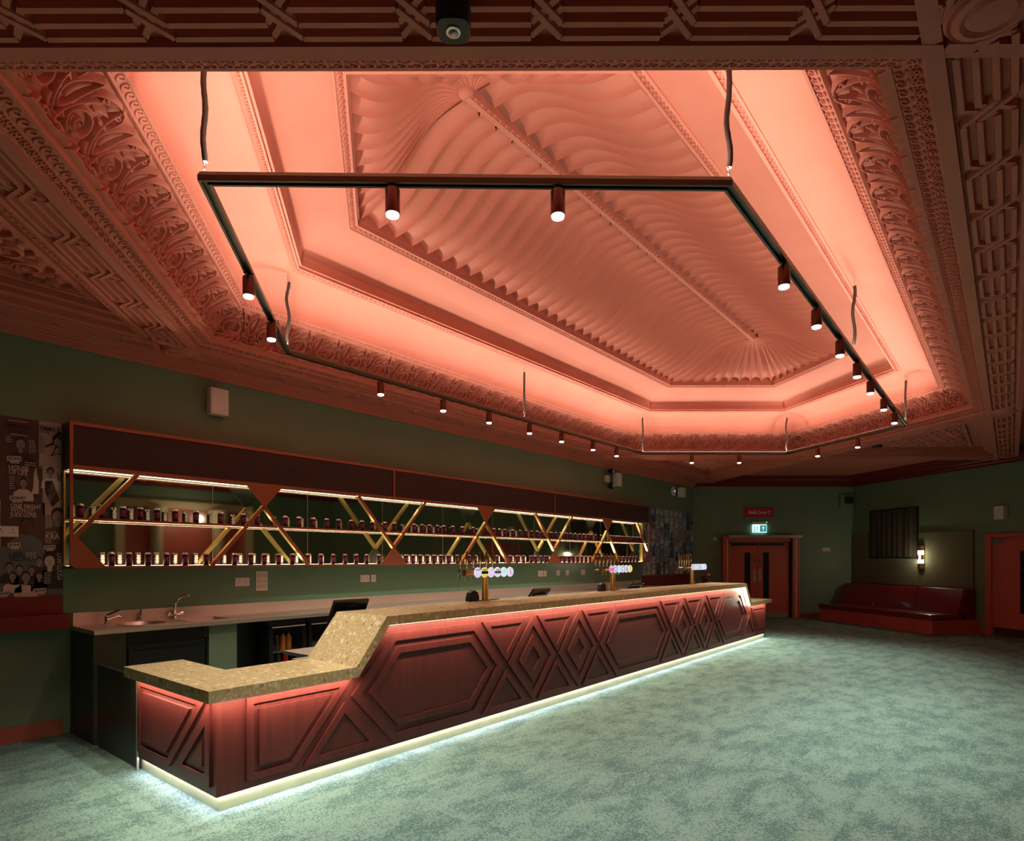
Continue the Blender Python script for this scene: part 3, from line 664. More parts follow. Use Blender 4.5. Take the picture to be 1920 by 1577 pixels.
# LED strips under the overhang and under the carcass
def led(name, pts, m, parent): b = MB(); [b.quad(*p) for p in pts]; return b.build(name, m, parent)
yl0, yl1 = 3.672, 3.684
for p_, q_ in (((3.02, 3.668, high-.006), (11.055, 3.668, high-.006)), ((1.69, 3.668, low-.006), (2.72, 3.668, low-.006)), ((11.36, 3.668, low-.006), (12.47, 3.668, low-.006))):
    led_lamp('bar_led', p_, q_, .012, W_BARTOP, C_CREAM, (0, .30, -1), bar, 170)
led_lamp('bar_led', (1.676, 3.68, low-.006), (1.676, 4.93, low-.006), .012, W_BARTOP, C_CREAM, (.30, 0, -1), bar, 170)
led_lamp('plinth_led', (1.757, 3.752, ZP-.006), (12.44, 3.752, ZP-.006), .01, W_PLINTH, C_COOL, (0, -.25, -1), bar)
led_lamp('plinth_led', (1.757, 3.76, ZP-.006), (1.757, 4.94, ZP-.006), .01, W_PLINTH, C_COOL, (-.25, 0, -1), bar)
led('led_strip', [((3.02, yl0, high-.003), (11.055, yl0, high-.003), (11.055, yl1, high-.003), (3.02, yl1, high-.003))], 'led_bar', bar)
led('led_strip', [((1.69, yl0, low-.003), (2.72, yl0, low-.003), (2.72, yl1, low-.003), (1.69, yl1, low-.003)), ((1.678, yl0, low-.003), (1.69, yl0, low-.003), (1.69, 4.94, low-.003), (1.678, 4.94, low-.003)), ((11.36, yl0, low-.003), (12.47, yl0, low-.003), (12.47, yl1, low-.003), (11.36, yl1, low-.003))], 'led_bar', bar)
led('led_strip', [((11.062, yl0, high-.004), (11.062, 3.725, high-.004), (11.338, 3.725, low+.006), (11.338, yl0, low+.006))], 'led_sconce', bar)
led('led_strip', [((1.757, 3.752, ZP-.002), (12.44, 3.752, ZP-.002), (12.44, 3.762, ZP-.002), (1.757, 3.762, ZP-.002)), ((1.757, 3.762, ZP-.002), (1.767, 3.762, ZP-.002), (1.767, 4.94, ZP-.002), (1.757, 4.94, ZP-.002))], 'led_plinth', bar)
# the speckled stone top
top = [(1.66, .77), (2.711, .77), (2.985, 1.117), (11.085, 1.117), (11.36, .763), (12.56, .763), (12.56, low+.001), (11.342, low+.001), (11.062, high+.001), (3.011, high+.001), (2.727, low+.001), (1.66, low+.001)]
b = MB(); b.prism(top[::-1], lambda u, v, h: (u, h, v), 3.653, 4.287); b.box(1.66, 2.066, 4.287, 4.984, low+.001, .77)
tag(b.build('bar_worktop', 'terrazzo'), 'thick speckled yellow stone worktop stepping up along the whole bar', 'worktop')
# gate board between bar end and back counter
b = MB(); b.box(1.757, 1.785, 4.985, 5.85, .0, .675); tag(b.build('bar_gate', 'dark_cab'), 'low dark board closing the gap between bar end and steel counter', 'gate')

# beer fonts
def font(cx, lab, badges, gname):
    cy = 4.19
    t = thing('beer_font', lab, 'beer tap', (cx, cy, 1.117), 0, gname)
    b = MB(); b.lathe([(.05, 1.117), (.05, 1.127), (.035, 1.13), (.033, 1.36), (.04, 1.375), (.036, 1.40)], Matrix.Translation((cx, cy, 0)), 24); b.build('column', 'brass', t, smooth=True)
    b = MB(); b.lathe([(.001, -.31), (.034, -.31), (.034, -.30), (.030, -.295), (.030, .295), (.034, .30), (.034, .31), (.001, .31)], Matrix.Translation((cx, cy, 1.412)) @ Matrix.Rotation(math.pi/2, 4, 'Y'), 24); b.build('crossbar', 'brass', t, smooth=True)
    for i in range(6):
        x = cx-.25+i*.1
        b = MB(); b.tube([(x, cy+.03, 1.412), (x, cy+.12, 1.412), (x, cy+.13, 1.38), (x, cy+.13, 1.33)], [.011, .012, .011, .008], 8); b.tube([(x, cy+.12, 1.41), (x, cy+.122, 1.455)], [.016, .010], 8); b.lathe([(.004, 1.45), (.014, 1.455), (.014, 1.47), (.004, 1.475)], Matrix.Translation((x, cy+.122, 0)), 10)
        b.build('tap', 'chrome', t, smooth=True)
        b = MB(); b.tube([(x, cy+.122, 1.475), (x, cy+.118, 1.52), (x, cy+.112, 1.58), (x, cy+.116, 1.625)], [.008, .015, .014, .010], 8); b.build('tap_handle', 'brass', t, smooth=True)
        b = MB(); b.tube([(x, cy-.028, 1.412), (x, cy-.125, 1.412)], .006, 6); b.build('badge_arm', 'copper', t)
        M = Matrix.Translation((x, cy-.125, 1.415)) @ Matrix.Rotation(math.radians(-12), 4, 'Z') @ Matrix.Rotation(math.pi/2, 4, 'X') 
        b = MB(); b.lathe([(.001, -.004), (.043, -.004), (.045, 0), (.043, .008), (.001, .008)], M @ Matrix.Diagonal((1, 1.15, 1, 1)), 24); bo = b.build('badge', badges[i][0], t, smooth=True)
        mk = badges[i][1]; b = MB()
        if mk == 'band': b.box(-.04, .04, -.014, .014, .008, .0095, M); b.box(-.025, .025, .022, .03, .008, .0095, M)
        elif mk == 'ring':
            for q in range(20):
                a = q/20*2*math.pi; a2 = (q+1)/20*2*math.pi; b.quad(*[tuple(M @ Vector((r_*math.cos(z), r_*math.sin(z), .009))) for r_, z in ((.028, a), (.035, a), (.035, a2), (.028, a2))])
        elif mk == 'cap': b.box(-.03, .03, .018, .036, .008, .0095, M); b.box(-.018, .018, -.036, -.028, .008, .0095, M)
        else: b.box(-.006, .006, -.03, .03, .008, .0095, M); b.box(-.006, .02, -.03, -.02, .008, .0095, M)
        b.build('badge_emblem', badges[i][2], bo)
    b = MB(); b.box(cx-.03, cx+.29, cy+.05, cy+.09, 1.118, 1.124); b.build('drip_tray', 'black', t)
    return t
font(4.70, 'brass beer font with six taps and glowing round badges, nearest of three on bar', [('badge_white', 'cap', 'badge_magenta'), ('badge_yellow', 'band', 'black'), ('badge_white', 'ring', 'badge_magenta'), ('badge_white', 'band', 'steel'), ('badge_cyan', 'ring', 'badge_white'), ('badge_white', 'l', 'badge_magenta')], 'brass beer fonts on the bar')
font(7.30, 'brass beer font with a yellow badge at its right end, middle of three on bar', [('badge_magenta', 'cap', 'badge_white'), ('badge_white', 'ring', 'steel'), ('badge_white', 'band', 'badge_cyan'), ('badge_white', 'ring', 'steel'), ('badge_white', 'l', 'steel'), ('badge_yellow', 'ring', 'badge_white')], 'brass beer fonts on the bar')
font(9.96, 'brass beer font with all-white glowing badges, farthest of three on bar', [('badge_white', 'ring', 'steel'), ('badge_white', 'band', 'badge_cyan'), ('badge_white', 'ring', 'steel'), ('badge_white', 'l', 'steel'), ('badge_white', 'ring', 'badge_cyan'), ('badge_white', 'ring', 'steel')], 'brass beer fonts on the bar')
for x, lab in ((4.585, 'black rounded drain hood behind the nearest beer font'), (7.13, 'black rounded drain hood behind the middle beer font')):
    b = MB(); b.prism([(-.075, 0), (.075, 0), (.075, .04), (.055, .09), (0, .115), (-.055, .09), (-.075, .04)], lambda u, v, h: (x+u, 4.235+h, 1.117+v), 0, .05); tag(b.build('drain_hood', 'black'), lab, 'hood')
# till screens facing the bar staff
def till(x, y, z, w, hgt, lab, tilt=28):
    M = Matrix.Translation((x, y, z)) @ Matrix.Rotation(math.radians(-4), 4, 'Z')
    t = thing('till_screen', lab, 'till', (x, y, z-.22), 0, 'till screens behind the bar')
    Mt = M @ Matrix.Rotation(math.radians(tilt), 4, 'X')
    b = MB(); b.bev(-w/2, w/2, -.012, .018, 0, hgt, .01, Mt); b.build('screen', 'black_gloss', t)
    b = MB(); b.box(-w*.32, w*.32, -.03, -.0125, hgt*.12, hgt*.62, Mt); b.box(-w*.12, w*.2, -.016, -.0123, hgt*.75, hgt*.80, Mt); b.build('rear_cover', 'black', t)
    b = MB(); b.tube([tuple(Mt @ Vector((0, -.01, hgt*.2))), (x, y+.06, z-.12), (x, y+.07, z-.22)], .022, 8); b.box(x-.1, x+.1, y-.02, y+.16, z-.23, z-.215); b.build('stand', 'black', t)
till(3.19, 4.47, 1.00, .34, .235, 'black till screen leaning back beside the stone step, nearest of the tills', 30)
till(5.93, 4.47, 1.06, .32, .17, 'black till screen between the nearest and middle beer fonts', 40)
till(8.36, 4.47, 1.06, .32, .155, 'black till screen just right of the middle beer font', 42)
till(10.70, 4.47, 1.06, .30, .14, 'black till screen just right of the farthest beer font', 42)
b = MB(); b.box(2.80, 12.2, 4.36, 4.80, .74, .77); b.box(2.62, 12.2, 4.30, 4.36, 0, .77)
tag(b.build('service_shelf', 'steel'), 'stainless service shelf along the staff side of the bar', 'shelf')

# ---------------------------------------------------------------- back counter
bc = thing('back_counter', 'long stainless steel back counter with upstand along the bar wall', 'counter', (7.1, 6.2, .92))
ZW = .955; b = MB()
# top with two cut-outs made as strips
sx = [(2.02, 2.42, 6.05, 6.45, 'round'), (2.55, 2.98, 6.08, 6.47, 'square')]
b.box(1.735, 2.00, 5.86, 6.515, ZW-.035, ZW); b.box(2.44, 2.56, 5.86, 6.515, ZW-.035, ZW); b.box(2.98, 12.60, 5.86, 6.515, ZW-.035, ZW)
b.box(2.00, 2.44, 5.86, 5.98, ZW-.035, ZW); b.box(2.00, 2.44, 6.42, 6.515, ZW-.035, ZW); b.box(2.56, 2.98, 5.86, 6.0, ZW-.035, ZW); b.box(2.56, 2.98, 6.40, 6.515, ZW-.035, ZW)
# ring round the circular bowl
cxr, cyr, rr = 2.22, 6.20, .195
for i in range(32):
    a, a2 = i/32*2*math.pi, (i+1)/32*2*math.pi
    def sq(a_):
        c_, s_ = math.cos(a_), math.sin(a_); k_ = .22/max(abs(c_), abs(s_)); return (cxr+c_*k_, cyr+s_*k_, ZW)
    b.quad((cxr+rr*math.cos(a), cyr+rr*math.sin(a), ZW), sq(a), sq(a2), (cxr+rr*math.cos(a2), cyr+rr*math.sin(a2), ZW))
b.build('top', 'steel', bc)
b = MB(); b.box(1.76, 12.60, 6.500, 6.518, ZW, 1.065); b.build('upstand', 'steel', bc)
s1 = thing('hand_basin', 'round steel hand basin set in the left end of the counter', 'basin', (cxr, cyr, .80))
b = MB(); L = [[(cxr+r*math.cos(q/28*2*math.pi), cyr+r*math.sin(q/28*2*math.pi), z) for q in range(28)] for r, z in ((.205, ZW+.001), (.205, ZW+.005), (.19, ZW+.006), (.185, ZW-.002), (.165, ZW-.07), (.12, ZW-.115), (.03, ZW-.125), (.001, ZW-.125))]; b.loft(L); b.build('bowl', 'steel', s1, smooth=True)
s2 = thing('sink', 'rectangular steel sink set in the counter right of the round basin', 'sink', (2.77, 6.2, .75))
def rrect(x0, x1, y0, y1, r, z):
    P = []
    for cx_, cy_, a in ((x1-r, y1-r, 0), (x0+r, y1-r, 90), (x0+r, y0+r, 180), (x1-r, y0+r, 270)):
        for i in range(5): t = math.radians(a+22.5*i); P.append((cx_+r*math.cos(t), cy_+r*math.sin(t), z))
    return P
b = MB(); b.loft([rrect(2.55, 2.99, 5.99, 6.41, .03, ZW+.001), rrect(2.55, 2.99, 5.99, 6.41, .03, ZW+.004), rrect(2.58, 2.96, 6.02, 6.38, .04, ZW+.004), rrect(2.60, 2.94, 6.04, 6.36, .04, ZW-.14), rrect(2.62, 2.92, 6.06, 6.34, .03, ZW-.16), rrect(2.75, 2.80, 6.18, 6.22, .01, ZW-.16)]); b.build('bowl', 'steel', s2, smooth=True)
def lever_tap(x, y, ang, lab):
    t = thing('basin_tap', lab, 'tap', (x, y, ZW), 0); D = Vector((math.cos(ang), math.sin(ang), 0)); P = Vector((x, y, ZW))
    b = MB(); b.lathe([(.024, ZW), (.024, ZW+.01), (.016, ZW+.015), (.016, ZW+.07), (.012, ZW+.08)], Matrix.Translation((x, y, 0)), 14); b.build('tap_body', 'chrome', t, smooth=True)
    b = MB(); b.tube([P+Vector((0, 0, .045)), P+D*.04+Vector((0, 0, .06)), P+D*.10+Vector((0, 0, .068)), P+D*.115+Vector((0, 0, .055))], [.012, .011, .010, .010], 8); b.build('spout', 'chrome', t, smooth=True)
    b = MB(); b.tube([P+Vector((0, 0, .08)), P+D*.04+Vector((0, 0, .10)), P+D*.10+Vector((0, 0, .125))], [.009, .008, .006], 8); b.build('lever', 'black_gloss', t, smooth=True)
lever_tap(1.985, 6.38, -.3, 'small chrome lever tap at the left edge of the round basin')
lever_tap(2.30, 6.47, -1.9, 'small chrome lever tap behind the round basin')
t = thing('mixer_tap', 'tall chrome mixer tap with swan neck and two handles behind the square sink', 'tap', (2.60, 6.455, ZW))
b = MB(); P = Vector((2.60, 6.455, ZW)); b.lathe([(.028, ZW), (.028, ZW+.01), (.02, ZW+.02), (.02, ZW+.05), (.026, ZW+.06), (.014, ZW+.09)], Matrix.Translation((P.x, P.y, 0)), 16); b.build('tap_body', 'chrome', t, smooth=True)
b = MB(); b.tube([P+Vector(v) for v in ((0, 0, .08), (.005, -.005, .14), (.02, -.02, .19), (.05, -.05, .225), (.085, -.085, .235), (.10, -.10, .215))], [.012, .012, .012, .013, .014, .014], 10); b.build('spout', 'chrome', t, smooth=True)
for sg in (-1, 1):
    b = MB(); b.tube([P+Vector((sg*.018, 0, .04)), P+Vector((sg*.055, -.01, .05))], .010, 8); b.tube([P+Vector((sg*.055, -.01, .05)), P+Vector((sg*.075, -.015, .055))], [.022, .020], 10); b.build('handle', 'chrome', t, smooth=True)
t = thing('mixer_tap', 'slim chrome swan-neck tap at the far end of the steel counter', 'tap', (11.0, 6.4, ZW)); P = Vector((11.0, 6.4, ZW))
b = MB(); b.lathe([(.028, ZW), (.02, ZW+.02), (.02, ZW+.08), (.012, ZW+.09)], Matrix.Translation((P.x, P.y, 0)), 12); b.build('tap_body', 'chrome', t, smooth=True)
b = MB(); b.tube([P+Vector(v) for v in ((0, 0, .08), (.03, -.03, .2), (.1, -.06, .27), (.2, -.1, .30), (.22, -.11, .28))], .012, 8); b.build('spout', 'chrome', t, smooth=True)
for i, (x, lab) in enumerate(((11.75, 'chrome lever tap near the dark red ledge, left of a pair'), (12.1, 'chrome lever tap near the dark red ledge, right of a pair'))): lever_tap(x, 6.3, -1.2, lab)
# under-counter units
def cabinet(x0, x1, lab, m='dark_cab', doors=1, z1=.915):
    t = thing('under_counter_cabinet', lab, 'cabinet', ((x0+x1)/2, 6.2, 0), 0)
    b = MB(); b.box(x0, x1, 5.93, 5.98, .0, z1); b.build('body', m, t)
    w_ = (x1-x0)/doors
    for i in range(doors):
        b = MB(); b.box(x0+i*w_+.006, x0+(i+1)*w_-.006, 5.91, 5.929, .08, z1-.12); d = b.build('door', m, t)
        b = MB(); b.box(x0+i*w_+.05, x0+(i+1)*w_-.05, 5.90, 5.909, z1-.155, z1-.14); b.build('handle', 'black', d)
t = thing('under_counter_cabinet', 'dark cabinet end with metal corner under the left end of steel counter', 'cabinet', (1.9, 6.2, 0))
b = MB(); b.box(1.745, 1.99, 5.92, 6.50, 0, .918); b.build('body', 'dark_cab', t)
b = MB(); b.box(1.742, 1.985, 5.90, 5.919, 0, .918); b.build('end_post', 'bronze', t)
cabinet(2.0, 2.66, 'black cupboard under the round basin', 'black')
b = MB(); b.box(2.69, 2.96, 5.91, 5.96, 0, .915); tag(b.build('filler_panel', 'green_wall'), 'narrow dark green filler panel under the square sink', 'panel')
b = MB(); b.box(2.965, 3.28, 6.15, 6.50, 0, .915); tag(b.build('bin_recess', 'black'), 'black recess left of the glass-door fridges', 'recess')
def fridge(x0, x1, lab, items):
    t = thing('bottle_fridge', lab, 'fridge', ((x0+x1)/2, 6.2, 0), 0, 'under-counter bottle fridges')
    b = MB(); b.box(x0, x0+.03, 5.95, 6.50, .05, .90); b.box(x1-.03, x1, 5.95, 6.50, .05, .90); b.box(x0+.03, x1-.03, 6.46, 6.50, .05, .90); b.box(x0+.03, x1-.03, 5.95, 6.46, .05, .09); b.box(x0+.03, x1-.03, 5.95, 6.46, .87, .90); b.build('body', 'black', t)
    b = MB(); b.box(x0+.005, x0+.05, 5.925, 5.949, .09, .86); b.box(x1-.05, x1-.005, 5.925, 5.949, .09, .86); b.box(x0+.05, x1-.05, 5.925, 5.949, .09, .13); b.box(x0+.05, x1-.05, 5.925, 5.949, .815, .86); d = b.build('door', 'black_gloss', t)
    b = MB(); b.tube([(x0+.03, 5.905, .84), (x1-.03, 5.905, .84)], .006, 6); b.build('handle', 'steel', d)
    b = MB(); b.box(x0+.03, x1-.03, 5.97, 6.45, .565, .572); b.build('rack', 'brushed', t)
    b = MB(); b.box(x0+.03, x1-.03, 5.97, 6.45, .39, .399); b.build('rack', 'brushed', t)
    b = MB(); b.quad((x0+.05, 6.40, .868), (x1-.05, 6.40, .868), (x1-.05, 6.41, .868), (x0+.05, 6.41, .868)); b.build('lamp_strip', 'led_fridge', t)
    for kx, (kind, zz) in enumerate(items):
        pass
fridge(3.30, 3.74, 'black glass-door fridge under the counter holding orange cans', [])
fridge(3.76, 4.20, 'black glass-door fridge right of the one with orange cans', [])
for i, (x, z, m_, r_, h_, lab) in enumerate(((3.385, .573, 'bottle', .027, .15, 'small dark bottle, leftmost on the upper fridge rack'), (3.45, .573, 'bottle', .027, .15, 'small dark bottle beside the orange cans on the upper fridge rack'), (3.52, .573, 'orange_can', .029, .165, 'orange can in the fridge, left of the pair'), (3.59, .573, 'orange_can', .029, .165, 'orange can in the fridge, right of the pair'),
                                 (3.39, .40, 'bottle', .03, .155, 'dark bottle with pale cap, leftmost below the fridge rack'), (3.465, .40, 'bottle', .03, .155, 'dark bottle with pale cap next to the red can'), (3.55, .40, 'red_can', .03, .155, 'bright red can below the fridge rack'))):
    t = thing('bottle' if m_ == 'bottle' else 'drinks_can', lab, 'bottle' if m_ == 'bottle' else 'can', (x, 6.03, z))
    b = MB(); b.lathe([(r_*.8, z), (r_, z+.01), (r_, z+h_*.8), (r_*.7, z+h_*.95), (r_*.5, z+h_)], Matrix.Translation((x, 6.03, 0)), 14); b.build('body', m_, t, smooth=True)
    b = MB(); b.lathe([(r_*.5, z+h_), (r_*.52, z+h_+.012), (.001, z+h_+.013)], Matrix.Translation((x, 6.03, 0)), 12); b.build('cap', 'can_pink' if z < .5 else 'can_metal', t)
for i in range(7): cabinet(4.24+i*1.19, 4.24+(i+1)*1.19-.01, 'dark cupboard under the steel counter, %s to the right of the fridges' % ORD[i], 'dark_cab', 2)
# glossy green splashback
b = MB(); b.box(1.69, 6.70, BW-.006, BW-.001, 1.066, 1.46); tag(b.build('splashback', 'green_gloss'), 'glossy green splashback below the mirrored shelf, left length', 'splashback')
b = MB(); b.box(6.71, 12.55, BW-.006, BW-.001, 1.066, 1.46); tag(b.build('splashback', 'green_gloss'), 'glossy green splashback below the mirrored shelf, right length', 'splashback')

# ---------------------------------------------------------------- mirrored back bar
bb = thing('back_bar_shelf', 'long rust-framed mirrored wall shelf with diagonal struts and lit ledges', 'shelf unit', (7.15, BW, 1.468))
X0, X1, YF = 1.685, 12.62, 6.30; ZB0, ZTOP, ZH = 1.468, 2.745, 2.335
b = MB(); b.box(X0+.02, X1-.02, BW-.012, BW-.002, ZB0+.02, ZH+.01); b.build('mirror', 'mirror', bb)
b = MB()
for x in [3.0+i*1.12 for i in range(9)]: b.box(x-.002, x+.002, BW-.0135, BW-.0121, ZB0+.03, ZH)
b.build('mirror_joint', 'brushed', bb, label='thin vertical joints between the mirror panes')
b = MB(); b.box(X0, X1, YF, BW, ZTOP-.03, ZTOP); b.box(X0, X0+.024, YF, YF+.02, ZB0, ZTOP-.03); b.box(X1-.024, X1, YF, YF+.02, ZB0, ZTOP-.03); b.box(X0+.024, X1-.024, YF, YF+.02, ZH, ZH+.034)
for x in (5.27, 8.94): b.box(x-.012, x+.012, YF, YF+.02, ZH+.034, ZTOP-.03)
b.box(X0, X1, YF, BW, ZB0-.002, ZB0+.018)
b.build('frame', 'rust', bb)
for x0, x1 in ((X0+.024, 5.258), (5.282, 8.928), (8.952, X1-.024)):
    b = MB(); b.box(x0, x1, YF+.012, YF+.03, ZH+.034, ZTOP-.03); b.build('header_panel', 'header_wood', bb)
b = MB(); b.box(X0, X0+.02, YF+.02, BW-.002, ZH, ZTOP-.03); b.box(X1-.02, X1, YF+.02, BW-.002, ZH, ZTOP-.03); b.box(X0+.02, X1-.02, YF+.03, BW-.002, ZH+.02, ZH+.03); b.build('header_box', 'dark_cab', bb)
for x in (X0, X1-.012): b = MB(); b.box(x, x+.012, BW-.05, BW-.002, ZB0+.02, ZH); b.build('side_post', 'brass_frame', bb)
b = MB(); b.box(X0+.012, X1-.012, YF+.02, BW-.015, 1.892, 1.912); b.build('shelf_board', 'rust', bb)
# struts: rust face outside, brass inner edges
ST = [((2.216, ZH), (1.72, 1.74)), ((3.46, 2.12), (2.905, ZB0+.018)), ((3.46, 2.12), (4.01, ZB0+.018)), ((4.705, ZH), (5.27, 1.70)), ((5.83, ZH), (5.27, 1.70)), ((7.10, 2.115), (6.55, ZB0+.018)), ((7.10, 2.115), (7.66, ZB0+.018)),
      ((8.375, ZH), (8.935, 1.70)), ((9.505, ZH), (8.935, 1.70)), ((10.775, 2.112), (10.22, ZB0+.018)), ((10.775, 2.112), (11.29, ZB0+.018)), ((12.05, ZH), (12.57, 1.735))]
for (xa, za), (xb, zb) in ST:
    d = Vector((xb-xa, zb-za)).normalized(); n = Vector((-d.y, d.x))*.018
    pl = [(xa-n.x, za-n.y), (xb-n.x, zb-n.y), (xb+n.x, zb+n.y), (xa+n.x, za+n.y)]
    if area2(pl) < 0: pl = pl[::-1]
    b = MB(); b.prism(pl, lambda u, v, h: (u, h, v), YF+.004, YF+.001); so = b.build('strut', 'rust', bb)
    b = MB(); b.prism(pl, lambda u, v, h: (u, h, v), YF+.05, YF+.005); b.build('strut_lining', 'brass_frame', so)
for pl in ([(X0+.024, 1.775), (X0+.024, ZB0+.018), (1.95, ZB0+.018)], [(3.27, ZH), (3.665, ZH), (3.465, 2.11)], [(5.065, ZB0+.018), (5.49, ZB0+.018), (5.27, 1.715)], [(6.91, ZH), (7.305, ZH), (7.10, 2.105)],
           [(8.74, ZB0+.018), (9.14, ZB0+.018), (8.935, 1.715)], [(10.60, ZH), (10.98, ZH), (10.775, 2.105)], [(12.32, ZB0+.018), (X1-.024, ZB0+.018), (X1-.024, 1.76)]):
    if area2(pl) < 0: pl = pl[::-1]
    b = MB(); b.prism(pl, lambda u, v, h: (u, h, v), YF+.008, YF+.0015); go = b.build('gusset', 'rust', bb)
    b = MB(); b.prism(pl, lambda u, v, h: (u, h, v), YF+.02, YF+.0082); b.build('gusset_back', 'dark_cab', go)
def strip(x0, x1, y0, y1, z): return ((x0, y0, z), (x1, y0, z), (x1, y1, z), (x0, y1, z))
led('led_strip', [strip(X0+.03, X1-.03, YF+.035, YF+.041, ZH+.012), strip(X0+.03, X1-.03, BW-.04, BW-.034, ZH+.012)], 'led_shelf', bb)
led('led_strip', [strip(X0+.03, X1-.03, YF+.025, YF+.030, 1.889), strip(X0+.03, X1-.03, BW-.035, BW-.028, 1.9145)], 'led_shelf', bb)
led('led_strip', [strip(X0+.03, X1-.03, BW-.05, BW-.035, ZB0+.0205)], 'led_shelf_low', bb)
# cans
can = thing('drinks_can', 'x', 'can', (0, 0, 0))
r = .029; Hc = .125
b = MB(); b.lathe([(r*.78, 0), (r*.97, .006), (r, .012), (r, Hc*.83), (r*.97, Hc*.87)], None, 18); b.build('body', 'can_dark', can, smooth=True, local=True)
b = MB(); b.lathe([(r*.97, Hc*.87), (r*.82, Hc*.95), (r*.84, Hc*.985), (r*.78, Hc), (r*.70, Hc*.985), (.001, Hc*.98)], None, 18); b.build('lid', 'can_metal', can, smooth=True, local=True)
b = MB()   # pink ring and lettering bars on the front, white text block on the back
rr_ = r+.0006
def cyl(u, v): a = -math.pi/2+u/r; return (rr_*math.cos(a), rr_*math.sin(a), v)
n = 20
for q in range(n):
    a, a2 = math.radians(35)+q/n*math.radians(300), math.radians(35)+(q+1)/n*math.radians(300)
    b.quad(*[cyl(q_*math.cos(z)-.002, .058+q_*math.sin(z)) for q_, z in ((.0195, a), (.0235, a), (.0235, a2), (.0195, a2))])
for j, (v, w0, w1) in enumerate(((.066, -.009, .013), (.057, -.009, .011), (.049, -.006, .009))):
    for k_ in range(4):
        ua = w0+(w1-w0)*k_/4; b.quad(cyl(ua, v), cyl(ua+(w1-w0)*.19, v), cyl(ua+(w1-w0)*.19, v+.006), cyl(ua, v+.006))
b.build('front_emblem', 'can_pink', can, local=True, label='pink ring emblem on the front')
b = MB()
def cyb(u, v): a = math.pi/2+u/r; return (rr_*math.cos(a), rr_*math.sin(a), v)
for j in range(8):
    v = .02+j*.0105; w_ = .018 if j % 3 else .012
    for k_ in range(3):
        ua = -w_+2*w_*k_/3; b.quad(cyb(ua, v), cyb(ua+w_*.6, v), cyb(ua+w_*.6, v+.0075), cyb(ua, v+.0075))
b.build('back_label', 'can_white', can, local=True, label='pale lettering block on the back')
UP = [1.786, 1.951, 2.12, 2.265, 2.413, 2.577, 2.776, 3.025, 3.268, 3.424, 3.757, 3.927, 4.113, 4.30, 4.469, 4.653, 4.818, 4.977, 5.186, 5.345, 5.692, 5.842, 5.976, 6.134, 6.269, 6.45, 6.651, 6.88, 7.106, 7.252, 7.372, 7.509, 7.641, 7.843, 8.052, 8.218, 8.366, 8.521, 8.671, 8.937, 9.092, 9.243, 9.418, 9.576, 9.713, 9.877, 10.015, 10.166, 10.305, 10.457, 10.66]+[11.05+i*.118 for i in range(13)]
LO = [2.026, 2.17, 2.332, 2.497, 2.671, 2.877, 3.172, 3.351, 3.505, 3.674, 3.844, 4.041, 4.217, 4.392, 4.563, 4.728, 4.889, 5.083, 5.54, 5.67, 5.80, 5.93, 6.06, 6.20, 6.352, 6.535, 6.66, 6.80, 6.937, 7.219, 7.448, 7.762, 7.95, 8.133, 8.339, 8.474, 8.632, 8.76]+[9.20+i*.148 for i in range(21)]
first = True
for row, z, g in ((UP, 1.9125, 'drinks cans on the upper ledge'), (LO, ZB0+.0185, 'drinks cans on the lower ledge')):
    for i, x in enumerate(row):
        lab = 'dark red drinks can with pink ring in the row on the %s mirrored ledge' % ('upper' if z > 1.8 else 'lower')
        if i == 0: lab = 'leftmost dark red drinks can on the %s ledge of the mirrored back bar' % ('upper' if z > 1.8 else 'lower')
        loc = (x, 6.385, z); rz = random.uniform(-.12, .12)
        if first: can.location = loc; can['label'] = lab; can['group'] = g; first = False
        else: copy_tree(can, loc, rz, lab, g)

# ---------------------------------------------------------------- wall fittings on the bar wall
def plate(x0, x1, z0, z1, lab, cat='socket', M=M_BAR, marks='socket', name='wall_socket', m='white_plastic', d=.012, group=None):
    c = M @ Vector(((x0+x1)/2, z0, 0)); t = thing(name, lab, cat, c, 0, group)
    b = MB(); b.bev(x0, x1, z0, z1, .0065 if M is M_BAR else .001, d, .002, M); b.build('faceplate', m, t)
    b = MB(); w_, h_ = x1-x0, z1-z0
    if marks == 'socket':
        n = max(1, round(w_/.08))
        for i in range(n):
            cx_ = x0+w_*(i+.5)/n
            b.box(cx_-.004, cx_+.004, z0+h_*.62, z0+h_*.74, d, d+.001, M); b.box(cx_-.016, cx_-.008, z0+h_*.36, z0+h_*.42, d, d+.001, M); b.box(cx_+.008, cx_+.016, z0+h_*.36, z0+h_*.42, d, d+.001, M)
        b.build('pin_slots', 'black', t)
    elif marks == 'switch':
        b.box(x0+w_*.3, x1-w_*.3, z0+h_*.3, z1-h_*.3, d, d+.004, M); b.build('rocker', 'cream', t)
    elif marks == 'grid':
        for i in range(4):
            for j in range(3): b.box(x0+w_*(.14+.2*i), x0+w_*(.24+.2*i), z0+h_*(.14+.28*j), z0+h_*(.30+.28*j), d, d+.004, M)
        b.build('rocker', 'cream', t)
    return t
plate(1.22, 1.375, 1.735, 1.825, 'white double socket on the posters at the left edge')
plate(3.241, 3.403, 1.252, 1.345, 'white double socket with a switch left of the tall switch panel')
plate(3.477, 3.615, 1.194, 1.413, 'tall white switch panel with rows of rockers on the green splashback', 'switch', marks='grid', name='switch_panel')
plate(4.888, 5.032, 1.25, 1.343, 'white double socket below the second crossed strut of the shelf')
plate(5.058, 5.136, 1.247, 1.343, 'white single switch right of a double socket, near the nearest beer font', 'switch', marks='switch', name='light_switch')
plate(8.714, 8.873, 1.236, 1.34, 'white double socket right of the nearest beer font badges')
